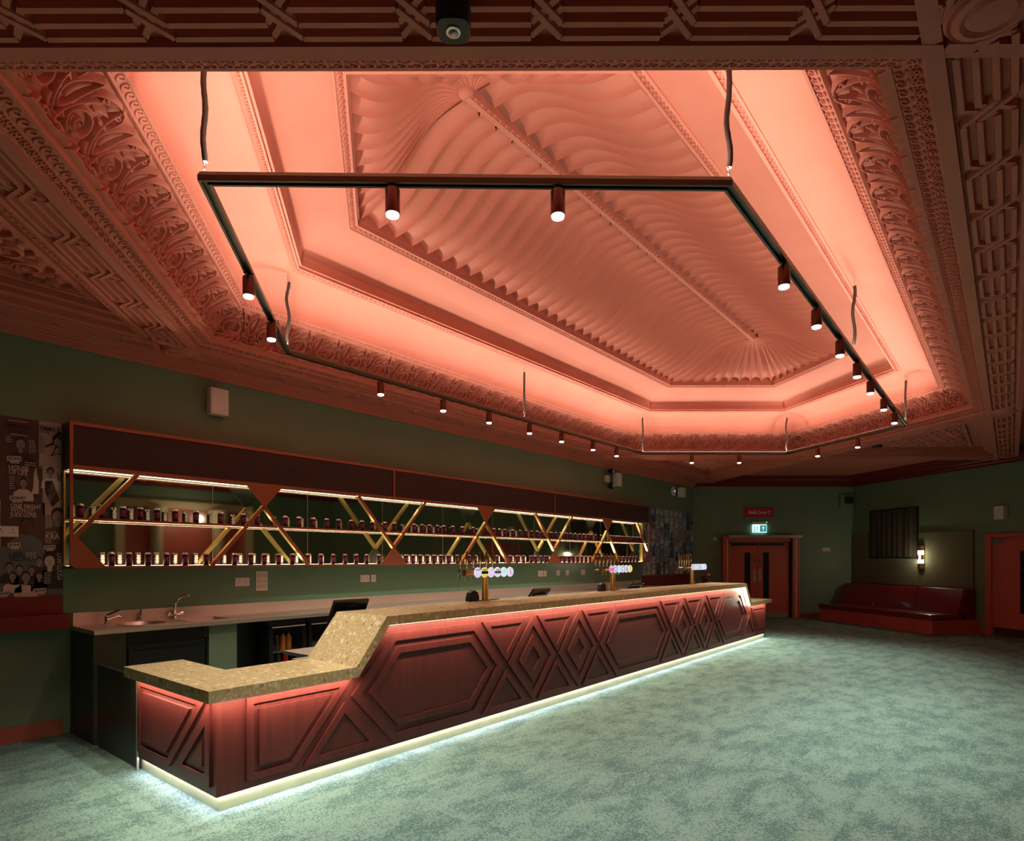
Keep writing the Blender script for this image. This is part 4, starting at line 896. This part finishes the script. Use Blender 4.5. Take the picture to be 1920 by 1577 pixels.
plate(8.890, 8.971, 1.236, 1.34, 'white single switch touching a double socket in mid wall', 'switch', marks='switch', name='light_switch')
plate(9.289, 9.393, 1.242, 1.34, 'white single socket, left of two lone plates in mid wall')
plate(9.586, 9.694, 1.242, 1.34, 'white single socket, right of two lone plates in mid wall')
plate(10.12, 10.257, 1.238, 1.34, 'white square plate left of the middle beer font', marks='switch', name='light_switch', cat='switch')
def speaker(M, x0, x1, z0, z1, d, lab):
    t = thing('wall_speaker', lab, 'speaker', M @ Vector(((x0+x1)/2, z0, 0)))
    b = MB(); b.bev(x0, x1, z0, z1, .02, d, .008, M); b.build('cabinet', 'white_plastic', t)
    b = MB(); b.box(x0+.015, x1-.015, z0+.015, z1-.015, d, d+.004, M); b.build('grille', 'white_plastic', t)
    b = MB(); b.box((x0+x1)/2-.03, (x0+x1)/2+.03, (z0+z1)/2-.03, (z0+z1)/2+.03, 0, .021, M); b.build('bracket', 'black', t)
speaker(M_BAR, 2.93, 3.12, 3.055, 3.33, .12, 'white box speaker high on the bar wall above the left of the shelf')
speaker(M_BAR, 11.31, 11.47, 3.08, 3.35, .16, 'white box speaker beside the twin emergency lamps')
speaker(M_BAR, 14.55, 14.75, 3.10, 3.34, .16, 'white box speaker above the far posters beside a round disc')
speaker(M_RT, 3.90, 4.10, 2.345, 2.61, .13, 'white box speaker high on the right wall above the single door')
t = thing('emergency_light', 'twin black emergency lamps one above the other on the bar wall', 'emergency light', (11.10, BW, 3.0))
b = MB(); b.bev(11.0, 11.14, 3.14, 3.28, 0, .06, .01, M_BAR); b.build('body', 'white_plastic', t)
for z in (3.06, 3.36):
    b = MB(); Mh = Matrix.Translation((11.10, BW-.12, z)) @ Matrix.Rotation(math.radians(35), 4, 'Z') @ Matrix.Rotation(math.pi/2, 4, 'X')
    b.lathe([(.02, -.07), (.05, -.05), (.065, 0), (.068, .03), (.06, .032)], Mh, 18); h_ = b.build('lamp_head', 'black', t, smooth=True)
    b = MB(); b.lathe([(.001, .030), (.035, .031), (.035, .036), (.001, .038)], Mh, 16); b.build('lamp_lens', 'led_emergency', h_)
t = thing('wireless_disc', 'white round disc with a blue light on the bar wall by the far posters', 'access point', (14.35, BW, 3.12))
b = MB(); Mh = Matrix.Translation((14.34, BW, 3.235)) @ Matrix.Rotation(math.pi/2, 4, 'X'); b.lathe([(.12, 0), (.12, .02), (.09, .035), (.001, .04)], Mh, 28); b.build('shell', 'white_plastic', t, smooth=True)
b = MB(); b.lathe([(.03, .0405), (.022, .0425)], Mh, 20); b.build('light_ring', 'led_blue', t)
# dark red ledges either side of the back bar
def ledge(name, M, x0, x1, zt, zu, zb, d, lab):
    t = thing(name, lab, 'ledge', M @ Vector(((x0+x1)/2, zb, 0))); b = MB(); b.box(x0, x1, zu, zt, .003, .03, M); b.build('back_board', 'red_paint', t)
    b = MB(); b.box(x0, x1+.03, zb, zu, .003, d, M); b.build('ledge_box', 'red_paint', t)
ledge('drinks_ledge', M_BAR, -2.9, 1.68, 1.226, 1.068, .94, .12, 'dark red wall ledge below the left posters')
ledge('drinks_ledge', M_BAR, 12.66, P1.x-.06, 1.165, 1.02, .88, .12, 'dark red wall ledge below the far posters')
ledge('drinks_ledge', M_ST, a0+.19, 5.10, 1.10, 1.02, .90, .12, 'short dark red ledge beside the stalls door frame')

# ---------------------------------------------------------------- posters
def poster(x0, x1, z0, z1, m, lab, dz=0.004):
    t = thing('poster', lab, 'poster', (( x0+x1)/2, BW, z0)); b = MB(); b.box(x0, x1, z0, z1, 0, dz, M_BAR); b.build('sheet', m, t); return t
zc = lambda y: 1.55+(1048-(760+y/3.942))*1.0   # unused helper kept simple
def PX(px, py):   # photo point on the bar wall to wall metres (used only to lay the posters out)
    a = (px-960)/F; t_ = BW/(-a*CS+SN); return ((a*SN+CS)*t_, 1.55+(1048-py)/F*t_)
def Z1(x, y): return PX(x/3.942, 760+y/3.942)
def tx(s, zx, zy, size, m, t, sx=1, d=.0065, name='lettering', rot=0):
    u, v = Z1(zx, zy); M = M_BAR @ Matrix.Translation((u, v, d)) @ Matrix.Rotation(rot, 4, 'Z'); return text(s, size, M, m, name, t, sx=sx, ext=.0008)
def logo(zx, zy, t, inv=False, k=1.0):
    u, v = Z1(zx, zy); b = MB(); M = M_BAR @ Matrix.Translation((u, v, .0055)) @ Matrix.Rotation(.09, 4, 'Z')
    b.box(0, .098*k, .0, .042*k, 0, .001, M); b.box(.018*k, .08*k, -.018*k, .0, 0, .001, M); b.build('logo_tag', 'ink_light', t)
    text('SOHO', .036*k, M @ Matrix.Translation((.008*k, .009*k, .0015)), 'ink_dark', 'logo_lettering', t, ext=.0005, bold=.03)
    text('THEATRE', .012*k, M @ Matrix.Translation((.022*k, -.013*k, .0015)), 'ink_dark', 'logo_lettering', t, ext=.0005)
def lines(zx, zy, n, w_, t, m='ink_light', lh=.011, gap=.008):
    u, v = Z1(zx, zy); b = MB()
    for i in range(n):
        x = u
        while x < u+w_*(.75+.25*((i*7) % 5)/4):
            l = .012+.014*random.random(); b.box(x, min(x+l, u+w_), v-i*(lh+gap), v-i*(lh+gap)+lh*.6, .0045, .0055, M_BAR); x += l+.005
    b.build('small_print', m, t)
def ell(b, u, v, a, c, n=16, d=.006, h=.0006):
    b.prism([(u+a*math.cos(q/n*2*math.pi), v+c*math.sin(q/n*2*math.pi)) for q in range(n)], lambda p, q, r_: tuple(M_BAR @ Vector((p, q, d+r_))), 0, h)
def figure(zx, zy, k, t, body='ink_dark', skin='skin_grey', hair='ink_dark'):
    """head and shoulders printed on a poster; (zx,zy) is the chin"""
    u, v = Z1(zx, zy)
    b = MB(); b.prism([(u-.075*k, v-.13*k), (u+.075*k, v-.13*k), (u+.07*k, v-.06*k), (u+.03*k, v-.025*k), (u-.03*k, v-.025*k), (u-.07*k, v-.06*k)], lambda p, q, r_: tuple(M_BAR @ Vector((p, q, .0048+r_))), 0, .0006); b.build('printed_body', body, t)
    b = MB(); ell(b, u, v+.042*k, .032*k, .042*k, d=.0056); b.build('printed_hair', hair, t)
    b = MB(); ell(b, u, v+.028*k, .025*k, .034*k, d=.0064); b.box(u-.011*k, u+.011*k, v-.03*k, v, .0056, .0064, M_BAR); b.build('printed_face', skin, t)
    b = MB()
    for sg in (-1, 1): ell(b, u+sg*.010*k, v+.034*k, .004*k, .002*k, 8, .0072)
    b.box(u-.008*k, u+.008*k, v+.010*k, v+.0125*k, .0072, .0076, M_BAR); b.box(u-.0015*k, u+.0015*k, v+.018*k, v+.03*k, .0072, .0076, M_BAR); b.build('printed_features', 'ink_dark', t)
def pz(x0, y0, x1, y1): 
    u0, v1 = Z1(x0, y0); u1, v0 = Z1(x1, y1); v1b = Z1(x1, y0)[1]; return u0, u1, v0, v1
def mk(x0, x1, zt_, zb_, m, lab, dz=.004): return poster(x0, x1, zb_, zt_, m, lab, dz)
XA, XB_, XE = 1.215, 1.505, 1.679
t = mk(1.20, Z1(286, 300)[0], 2.745, 2.335, 'paper_dark', 'dark brown poster with a smiling man in a dark coat at top left')
tx('EMMANUEL', 30, 155, .052, 'ink_dark', t, .70); tx('SONUBI', 62, 205, .06, 'ink_dark', t, .64); tx('CURRICULUM VITAE', 72, 218, .02, 'ink_light', t, .66); lines(60, 112, 1, .16, t); figure(150, 320, 1.25, t, 'ink_dark', 'skin_grey'); lines(214, 262, 6, .05, t); lines(40, 235, 3, .04, t)
t = mk(Z1(288, 300)[0], XE, 2.745, 2.36, 'paper_light', 'pale poster with a person tipped back in an office chair')
tx('EMMA S', 293, 185, .062, 'ink_dark', t, .66); lines(293, 198, 1, .07, t, 'ink_dark'); lines(293, 235, 8, .035, t, 'ink_dark')
b = MB(); 
for P_, r_ in ((((432, 215), (400, 240), (385, 290)), .018), (((385, 290), (420, 300), (380, 375)), .012), (((385, 285), (355, 300), (333, 305)), .011), (((440, 300), (440, 360), (400, 365)), .005), (((440, 360), (457, 372)), .005), (((432, 240), (455, 250)), .016)):
    b.tube([tuple(M_BAR @ Vector((*Z1(*q), .0045))) for q in P_], r_*.9, 6)
u, v = Z1(437, 212); ell(b, u, v, .016, .022); 
b2 = MB(); b2.v = [(x, min(y, BW-.002) if y > BW-.002 else max(y, BW-.0062), z) for x, y, z in b.v]; b2.f = b.f; b2.m = b.m; b2.build('printed_figure', 'ink_dark', t)
t = mk(1.20+.045, Z1(313, 500)[0], 2.334, 2.04, 'paper_dark', 'dark poster with a figure in a white robe raising one arm')
logo(52, 412, t); tx('HOUSE', 60, 473, .055, 'ink_light', t, .78); tx('OF LIFE', 62, 507, .055, 'ink_light', t, .72); lines(182, 425, 2, .08, t); lines(68, 530, 6, .035, t)
u, v = Z1(172, 560); b = MB(); 
for q in range(18): a = q/18*2*math.pi; b.prism([(u+.03*math.cos(a-.05), v+.03*math.sin(a-.05)), (u+.075*math.cos(a), v+.06*math.sin(a)), (u+.03*math.cos(a+.05), v+.03*math.sin(a+.05))], lambda p, q_, r_: tuple(M_BAR @ Vector((p, q_, .0045+r_))), 0, .0005)
b.build('printed_rays', 'skin_grey', t); figure(172, 600, .95, t, 'ink_light', 'skin_grey')
b = MB(); b.prism([Z1(232, 655), Z1(285, 655), Z1(285, 560), Z1(270, 500), Z1(250, 500), Z1(245, 600)], lambda p, q, r_: tuple(M_BAR @ Vector((p, q, .0048+r_))), 0, .0006); b.prism([Z1(250, 500), Z1(270, 500), Z1(272, 465), Z1(262, 470)], lambda p, q, r_: tuple(M_BAR @ Vector((p, q, .0048+r_))), 0, .0007); b.build('printed_arm', 'ink_light', t)
t = mk(Z1(314, 500)[0], XE, 2.359, 1.935, 'paper_light', 'pale poster with a standing woman in a striped black skirt')
tx('LA', 418, 530, .06, 'ink_dark', t, .7); tx('RO', 425, 560, .05, 'ink_dark', t, .6); figure(372, 520, .9, t, 'ink_light', 'skin_grey')
b = MB(); b.prism([Z1(330, 560), Z1(385, 558), Z1(440, 700), Z1(385, 755), Z1(332, 640)], lambda p, q, r_: tuple(M_BAR @ Vector((p, q, .0052+r_))), 0, .0006); b.build('printed_skirt', 'ink_dark', t)
b = MB()
for j in range(5): b.tube([tuple(M_BAR @ Vector((*Z1(*q), .0058))) for q in ((382+j*9, 575+j*13), (358+j*4, 650+j*12), (338+j*6, 745))], .0012, 4)
b.build('printed_stripes', 'ink_light', t)
t = mk(1.20+.06, Z1(330, 800)[0], 2.039, 1.655, 'paper_dark', 'dark poster with large pale three-line title and a dim portrait, behind the socket')
logo(72, 705, t); tx('ONE NIGHT', 75, 757, .052, 'ink_light', t, .74); tx('WITH', 76, 788, .052, 'ink_light', t, .76); tx('JUDI LOVE', 76, 822, .052, 'ink_light', t, .74); lines(194, 772, 4, .06, t, lh=.006, gap=.005); figure(197, 925, 1.5, t, 'paper_slate', 'paper_dark')
t = mk(Z1(331, 800)[0], XE, 1.934, 1.74, 'paper_slate', 'narrow slate poster with a half-lit face, right column of the left posters')
figure(425, 860, 1.5, t, 'paper_dark', 'skin_grey'); lines(336, 790, 12, .05, t, lh=.007, gap=.005)
t = mk(Z1(331, 930)[0], XE, 1.739, 1.60, 'ink_dark', 'narrow black poster with a big pale cut-off title, right column of the left posters')
tx('KRA', 334, 988, .072, 'ink_light', t, .72); lines(334, 940, 1, .10, t, lh=.01); lines(334, 1002, 2, .05, t)
t = mk(1.20+.05, Z1(320, 1100)[0], 1.654, 1.30, 'paper_slate', 'slate blue poster with a group of comedians along its lower edge')
logo(58, 1052, t, k=.9); tx('LAFF-', 66, 1118, .058, 'ink_dark', t, .74); tx('UCCINO', 66, 1150, .058, 'ink_dark', t, .72); lines(192, 1095, 3, .08, t)
for (zx, zy, k_, bd) in ((68, 1220, .85, 'ink_dark'), (142, 1235, .8, 'ink_dark'), (288, 1175, .8, 'ink_dark'), (232, 1240, .8, 'ink_dark'), (92, 1290, .85, 'ink_light'), (288, 1285, .8, 'skin_grey'), (190, 1300, 1.1, 'ink_light')): figure(zx, zy, k_, t, bd, 'skin_grey')
t = mk(Z1(321, 1200)[0], XE, 1.599, 1.315, 'paper_dark', 'dark narrow poster with a bright staring face and a sideways title')
logo(326, 1066, t, k=.85); figure(366, 1190, 1.5, t, 'ink_dark', 'ink_light'); tx('LAMPEDUSA', 422, 1090, .052, 'ink_light', t, .85, rot=-math.pi/2); lines(326, 1240, 8, .05, t, lh=.007, gap=.006)
t = mk(1.20, XE, 1.299, 1.227, 'paper_slate', 'slate strip of a cut-off poster at the bottom of the left posters')
logo(246, 1392, t, k=.95); logo(-20, 1412, t, k=.8)
for i, (zt_, zb_, m_) in enumerate(((2.334, 2.04, 'mini_1'), (2.039, 1.655, 'paper_light'), (1.654, 1.30, 'mini_3'))):
    mk(.9, (1.243, 1.258, 1.248)[i], zt_, zb_, m_, 'cut-off poster at the very left edge, %s of three' % ('highest', 'middle', 'lowest')[i], .003)
# far posters: small sheets pasted edge to edge
xs = 12.68; n = 0; cols = []
while xs < P1.x-.05: w_ = random.choice((.22, .26, .30)); cols.append((xs, min(xs+w_, P1.x-.02))); xs += w_
for ci, (xa, xb) in enumerate(cols):
    z = 1.17; off = [.40, .33, .44][ci % 3]
    hs = [off, .40, .42, 9]
    for hgt in hs:
        z2 = min(z+hgt, 2.757)
        if z2-z < .05: break
        m_ = 'mini_%d' % random.randrange(5); t = thing('poster', 'small blue-grey show poster in the pasted grid at the far end of bar wall', 'poster', ((xa+xb)/2, BW, z), 0, 'far wall of small posters')
        b = MB(); b.box(xa, xb-.004, z, z2-.004, 0, .003, M_BAR); b.build('sheet', m_, t)
        b = MB(); cx_ = (xa+xb)/2; k_ = (xb-xa)
        ell(b, cx_, z+(z2-z)*.45, k_*.14, k_*.18, 10, .003); b.prism([(cx_-k_*.3, z+.01), (cx_+k_*.3, z+.01), (cx_+k_*.2, z+(z2-z)*.32), (cx_-k_*.2, z+(z2-z)*.32)], lambda p, q, r_: tuple(M_BAR @ Vector((p, q, .003+r_))), 0, .0008)
        b.build('printed_figure', random.choice(('ink_dark', 'skin_grey', 'ink_light')), t)
        b = MB()
        for j in range(random.choice((2, 3))): b.box(xa+k_*.1, xa+k_*random.uniform(.5, .85), z2-.06-j*.045, z2-.035-j*.045, .003, .004, M_BAR)
        b.build('printed_title', random.choice(('ink_light', 'ink_dark', 'ink_light')), t); z = z2

# ---------------------------------------------------------------- stalls wall: double door, signs
dr = thing('door_1', 'red double door with narrow glass slots in a red frame under the lit exit sign', 'door', M_ST @ Vector((6.5, 0, 0))); del dr['category']; del dr['label']; dr['kind'] = 'structure'
b = MB(); b.box(5.53, 5.67, 0, 2.15, 0, .16, M_ST); b.box(7.36, 7.54, 0, 2.15, 0, .16, M_ST); b.box(5.67, 7.36, 2.0, 2.15, 0, .10, M_ST); b.build('door_frame', 'door_paint', dr)
for x0, x1, gx0, gx1 in ((5.68, 6.475, 6.13, 6.285), (6.485, 7.30, 6.62, 6.775)):
    b = MB(); b.box(x0, gx0, 0.01, 1.97, .02, .06, M_ST); b.box(gx1, x1, .01, 1.97, .02, .06, M_ST); b.box(gx0, gx1, .01, .40, .02, .06, M_ST); b.box(gx0, gx1, 1.72, 1.97, .02, .06, M_ST); lf = b.build('door_leaf', 'door_paint', dr)
    b = MB(); b.box(gx0, gx1, .40, 1.72, .03, .045, M_ST); b.build('glass_slot', 'glass_dark', lf)
    b = MB(); b.box(x0+.03, x1-.03, .012, .15, .06, .063, M_ST); b.build('kick_plate', 'brushed', lf)
for x in (6.36, 6.50): b = MB(); b.box(x, x+.065, .94, 1.28, .06, .066, M_ST); b.build('push_plate', 'brushed', dr)
for x in (6.39, 6.53): b = MB(); b.lathe([(.032, .06), (.032, .065), (.001, .066)], M_ST @ Matrix.Translation((x, 1.51, 0)), 16); b.build('round_notice', 'led_blue' if False else 'mini_2', dr)
for x0, x1 in ((5.80, 6.45), (6.53, 7.15)): b = MB(); b.box(x0, x1, 1.90, 1.96, .06, .11, M_ST); b.build('door_closer', 'black', dr)
b = MB(); b.box(5.66, 7.57, 2.10, 2.17, .16, .26, M_ST); b.build('head_track', 'brushed', dr)
for x in (5.63, 7.43): b = MB(); b.box(x, x+.03, .02, 2.08, .10, .165, M_ST); b.build('guide_rail', 'cream', dr)
b = MB(); b.box(7.32, 7.43, .02, 2.1, .05, .10, M_ST); b.build('shadow_gap', 'black', dr)
for x in (5.72, 7.14):
    b = MB(); b.tube([tuple(M_ST @ Vector((x+q*.25, 1.99-.18*math.sin(math.pi*q), .12))) for q in [i/8 for i in range(9)]], .006, 6); b.build('loose_cable', 'black', dr)
sg = thing('hanging_sign', 'crimson sign board reading Stalls Door 2 above the double door', 'sign', M_ST @ Vector((6.53, 2.65, 0)))
b = MB(); b.bev(6.14, 6.915, 2.655, 2.90, 0, .04, .006, M_ST); b.build('board', 'sign_red', sg)
text('Stalls Door 2', .132, M_ST @ Matrix.Translation((6.53, 2.735, .0425)), 'letter', 'lettering', sg, bold=.015, align='CENTER', sx=.82)
ex = thing('exit_sign', 'small lit cyan exit sign with a running figure and an up arrow', 'sign', M_ST @ Vector((6.53, 2.24, 0)))
b = MB(); b.box(6.35, 6.71, 2.245, 2.455, .02, .07, M_ST); b.build('light_panel', 'led_exit', ex)
b = MB(); b.box(6.34, 6.72, 2.46, 2.53, 0, .09, M_ST); b.build('housing', 'white_plastic', ex)
b = MB(); b.box(6.69, 6.71, 2.50, 2.52, .09, .095, M_ST); b.build('status_light', 'led_green', ex)
mat('exit_green', (.02, .35, .30), .5, emit=(.02, .45, .42), estr=.5)
b = MB(); b.box(6.53, 6.70, 2.26, 2.44, .07, .072, M_ST); b.box(6.37, 6.39, 2.26, 2.44, .07, .072, M_ST); b.box(6.37, 6.50, 2.255, 2.27, .07, .072, M_ST)
for P_ in (((6.455, 2.39), (6.45, 2.34)), ((6.45, 2.34), (6.48, 2.31), (6.47, 2.275)), ((6.45, 2.34), (6.42, 2.30), (6.395, 2.30)), ((6.455, 2.385), (6.485, 2.36)), ((6.455, 2.385), (6.42, 2.37), (6.415, 2.345))):
    b.tube([tuple(M_ST @ Vector((x, z, .071))) for x, z in P_], .008, 5)
b.build('pictogram', 'exit_green', ex)
b = MB(); b.lathe([(.011, .0705), (.011, .073)], M_ST @ Matrix.Translation((6.462, 2.41, 0)), 10); b.build('pictogram', 'exit_green', ex)
b = MB(); b.box(6.605, 6.63, 2.28, 2.37, .0722, .0735, M_ST); b.prism([(6.57, 2.355), (6.665, 2.355), (6.6175, 2.42)], lambda p, q, r_: tuple(M_ST @ Vector((p, q, r_))), .0722, .0735); b.build('arrow', 'badge_white', ex)
plate(5.306, 5.405, 2.03, 2.129, 'small cream square box left of the double door frame, upper of two', 'switch', M_ST, 'switch', 'wall_switch', 'cream', .04)
plate(5.376, 5.47, 1.44, 1.536, 'small dark square switch left of the double door frame, lower of two', 'switch', M_ST, 'switch', 'wall_switch', 'bronze', .015)
plate(8.21, 8.41, 1.75, 1.845, 'cream double switch plate on green wall right of the double door', 'switch', M_ST, 'switch', 'wall_switch', 'cream', .02)
t = thing('fire_alarm_button', 'small red fire alarm call point beside the far beer font', 'alarm', M_ST @ Vector((5.19, 1.09, 0)))
b = MB(); b.bev(5.137, 5.249, 1.085, 1.197, 0, .05, .008, M_ST); b.build('body', 'sign_red', t)
b = MB(); b.box(5.155, 5.23, 1.11, 1.165, .05, .053, M_ST); b.build('glass', 'white_plastic', t)
t = thing('corner_camera', 'dark boxy device with four bolts in the far green corner near the ceiling', 'camera', M_ST @ Vector((8.9, 2.98, 0)))
b = MB(); b.box(8.66, 9.0, 2.90, 3.25, 0, .06, M_ST); b.build('back_box', 'green_wall', t)
b = MB(); b.bev(8.78, 8.95, 3.0, 3.17, .06, .16, .01, M_ST); b.build('device', 'black', t)
b = MB()
for x in (8.80, 8.93):
    for z in (3.02, 3.15): b.lathe([(.008, .16), (.008, .165)], M_ST @ Matrix.Translation((x, z, 0)), 8)
b.build('bolt', 'chrome', t)

# ---------------------------------------------------------------- right wall: window, padded panel, sconce, bench, door
wn = thing('window_1', 'x', 'x', M_RT @ Vector((1.3, 1.56, 0))); del wn['label']; del wn['category']; wn['kind'] = 'structure'
b = MB(); b.box(.60, 2.02, 1.56, 1.59, 0, .045, M_RT); b.box(.60, 2.02, 2.74, 2.77, 0, .045, M_RT); b.box(.60, .63, 1.59, 2.74, 0, .045, M_RT); b.box(1.99, 2.02, 1.59, 2.74, 0, .045, M_RT); b.build('window_frame', 'black', wn)
b = MB()
for i in range(4):
    for j in range(10):
        xa = .63+i*.34+j*.034; d0 = .012+.006*math.sin(j*1.3+i); d1 = .012+.006*math.sin((j+1)*1.3+i)
        b.quad(M_RT @ Vector((xa, 1.59, d0)), M_RT @ Vector((xa+.034, 1.59, d1)), M_RT @ Vector((xa+.034, 2.74, d1)), M_RT @ Vector((xa, 2.74, d0)))
b.build('curtain', 'blind', wn)
b = MB()
for x in (.97, 1.31, 1.65): b.box(x-.006, x+.006, 1.59, 2.74, .02, .028, M_RT)
b.build('mullion', 'black', wn)
b = MB(); pl = [(.03, .93), (3.39, .93), (3.39, 2.155), (2.06, 2.155), (2.06, 1.51), (.52, 1.51), (.52, 2.165), (.03, 2.165)]
b.prism(pl, lambda p, q, r_: tuple(M_RT @ Vector((p, q, r_))), 0, .05)
tag(b.build('wall_panel', 'felt'), 'grey-green fabric wall panel wrapping the dark window above the bench', 'panel')
sc = thing('wall_sconce', 'lit brass wall sconce with two glowing bands beside the dark window', 'wall light', M_RT @ Vector((2.14, 1.32, 0)))
b = MB(); b.box(2.05, 2.22, 1.32, 1.86, .05, .065, M_RT); b.build('back_plate', 'brass', sc)
def half(z0, z1, r_, m_, nm):
    b = MB(); b.loft([[tuple(M_RT @ Vector((2.135+r_*math.cos(a), z, .065+r_*.8*math.sin(a)))) for a in [math.pi*q/10 for q in range(11)]] for z in (z0, z1)], cap=True); return b.build(nm, m_, sc, smooth=False)
half(1.33, 1.45, .075, 'brass', 'shade'); half(1.53, 1.65, .075, 'brass', 'shade'); half(1.74, 1.85, .075, 'brass', 'shade')
half(1.45, 1.53, .065, 'led_sconce', 'lamp_tube'); half(1.65, 1.74, .065, 'led_sconce', 'lamp_tube')
ld = bpy.data.lights.new('sconce_glow', 'POINT'); ld.energy = 5; ld.color = (1, .9, .62); ld.shadow_soft_size = .06; lo = bpy.data.objects.new('sconce_glow', ld); COL.objects.link(lo); lo.parent = sc; lo.location = WM[sc.name].inverted() @ (M_RT @ Vector((2.135, 1.59, .22)))
# bench
be = thing('banquette', 'dark red leather banquette on a red plinth along the right wall', 'bench', M_RT @ Vector((1.8, 0, .6)))
def rb(x0, x1, y0, y1, z0, z1, r_=.02): b = MB(); b.bev(x0, x1, y0, y1, z0, z1, r_, M_RT @ Matrix(((1, 0, 0, 0), (0, 0, 1, 0), (0, 1, 0, 0), (0, 0, 0, 1)))); return b
def rtb(x0, x1, n0, n1, z0, z1): b = MB(); b.box(x0, x1, z0, z1, n0, n1, M_RT); return b
rtb(.22, 3.50, .02, 1.19, 0, .285).build('base', 'door_paint', be); rtb(.06, 3.42, .02, .30, .285, .91).build('rear_box', 'red_paint', be)
for i in range(3):
    xa, xb = .20+i*1.10, .20+(i+1)*1.10
    b = MB(); fl = Matrix(((1, 0, 0, 0), (0, 0, 1, 0), (0, 1, 0, 0), (0, 0, 0, 1)))
    M = M_RT @ fl; b.bev(xa+.002, xb-.002, .42, 1.22, .288, .405, .022, M); b.build('seat_cushion', 'leather', be, smooth=True)
    b = MB(); L = []
    for x in (xa+.005, xa+.02, xb-.02, xb-.005):
        q_ = .012 if x in (xa+.005, xb-.005) else 0
        L.append([tuple(M_RT @ Vector((x, z, n_))) for n_, z in ((.60-q_, .40), (.40-q_, .90-q_), (.37, .925-q_), (.31, .91-q_), (.31, .40))])
    b.loft(L, cap=True); b.build('back_cushion', 'leather', be, smooth=True)
# single door at the far right
dr = thing('door_2', 'x', 'x', M_RT @ Vector((4.3, 0, 0))); del dr['label']; del dr['category']; dr['kind'] = 'structure'
b = MB(); b.box(3.67, 3.80, 0, 2.06, 0, .07, M_RT); b.box(4.72, 4.85, 0, 2.06, 0, .07, M_RT); b.box(3.80, 4.72, 1.98, 2.06, 0, .07, M_RT); b.build('door_frame', 'door_paint', dr)
b = MB(); b.box(3.81, 4.36, .01, 1.97, .01, .05, M_RT); b.box(4.52, 4.71, .01, 1.97, .01, .05, M_RT); b.box(4.36, 4.52, .01, .48, .01, .05, M_RT); b.box(4.36, 4.52, 1.70, 1.97, .01, .05, M_RT); lf = b.build('door_leaf', 'door_paint', dr)
b = MB(); b.box(4.36, 4.52, .48, 1.70, .02, .035, M_RT); b.build('glass_slot', 'glass_dark', lf)
b = MB(); b.box(3.83, 4.69, .012, .17, .05, .053, M_RT); b.build('kick_plate', 'bronze', lf)
b = MB(); b.box(3.83, 4.05, 1.86, 1.93, .05, .11, M_RT); b.tube([tuple(M_RT @ Vector(v)) for v in ((4.0, 1.95, .10), (4.14, 1.98, .12), (4.24, 2.0, .08))], .01, 6); b.build('door_closer', 'chrome', lf)

# ---------------------------------------------------------------- ceiling devices
t = thing('ceiling_detector', 'black rounded ceiling detector with a glass eye on the nearest ceiling beam', 'detector', (1.90, 1.41, 3.43))
def cyl_q(b, cx_, cy_, r_, z0, z1, rc=.55):
    L = []
    for z, s_ in ((z1, 1), (z0+.02, 1), (z0+.006, .97), (z0, .88)):
        row = []
        for q in range(32):
            a = q/32*2*math.pi; c_, s2_ = math.cos(a), math.sin(a); k_ = (abs(c_)**4+abs(s2_)**4)**-.25; v_ = cw(c_*r_*k_*s_, s2_*r_*k_*s_); row.append((cx_+v_.x, cy_+v_.y, z))
        L.append(row)
    b.loft(L, cap=True)
dp = cw((850-960)/F*2.2, 2.2)
b = MB(); cyl_q(b, dp.x, dp.y, .062, 3.445, 3.555); t.location = (dp.x, dp.y, 3.445); WM[t.name] = Matrix.Translation((dp.x, dp.y, 3.445)); b.build('body', 'dark_cab', t, smooth=True)
b = MB(); b.lathe([(.028, 3.446), (.026, 3.440), (.018, 3.438), (.016, 3.444)], Matrix.Translation((dp.x, dp.y, 0)), 20); b.lathe([(.001, 3.428), (.010, 3.431), (.016, 3.438), (.016, 3.446)], Matrix.Translation((dp.x, dp.y, 0)), 16); b.build('glass_eye', 'steel', t, smooth=True)
t = thing('ceiling_sensor', 'small black ceiling sensor at the edge of the far coffer', 'sensor', (12.45, 1.83, 3.50))
b = MB(); b.lathe([(.001, 3.50), (.07, 3.505), (.08, 3.52), (.08, 3.551)], Matrix.Translation((12.42, 1.83, 0)), 18); b.build('body', 'black', t, smooth=True)

# ---------------------------------------------------------------- the side of the room behind the camera, seen in the mirror
ro = thing('archway', 'pale columned opening with a red wall behind, reflected in the bar mirror', 'opening', (7.0, -4.5, 0))
b = MB(); b.box(5.6, 5.8, -4.49, -4.35, 0, 2.9); b.box(9.0, 9.2, -4.49, -4.35, 0, 2.9); b.box(5.6, 9.2, -4.49, -4.35, 2.9, 3.1); b.build('surround', 'cream', ro)
b = MB(); b.box(5.8, 9.0, -4.49, -4.47, 0, 2.9); b.build('back_wall', 'door_paint', ro)
for x in (6.5, 8.1): b = MB(); b.lathe([(.20, 0), (.20, .2), (.15, .25), (.14, 2.4), (.22, 2.5), (.22, 2.6), (.26, 2.9)], Matrix.Translation((x, -4.22, 0)), 20); b.build('column', 'cream', ro, smooth=True)
ld = bpy.data.lights.new('archway_lamp', 'POINT'); ld.energy = 12; ld.color = (1, .85, .6); ld.shadow_soft_size = .05
lo = bpy.data.objects.new('archway_lamp', ld); COL.objects.link(lo); lo.parent = ro; lo.location = (0.3, .9, 2.6)
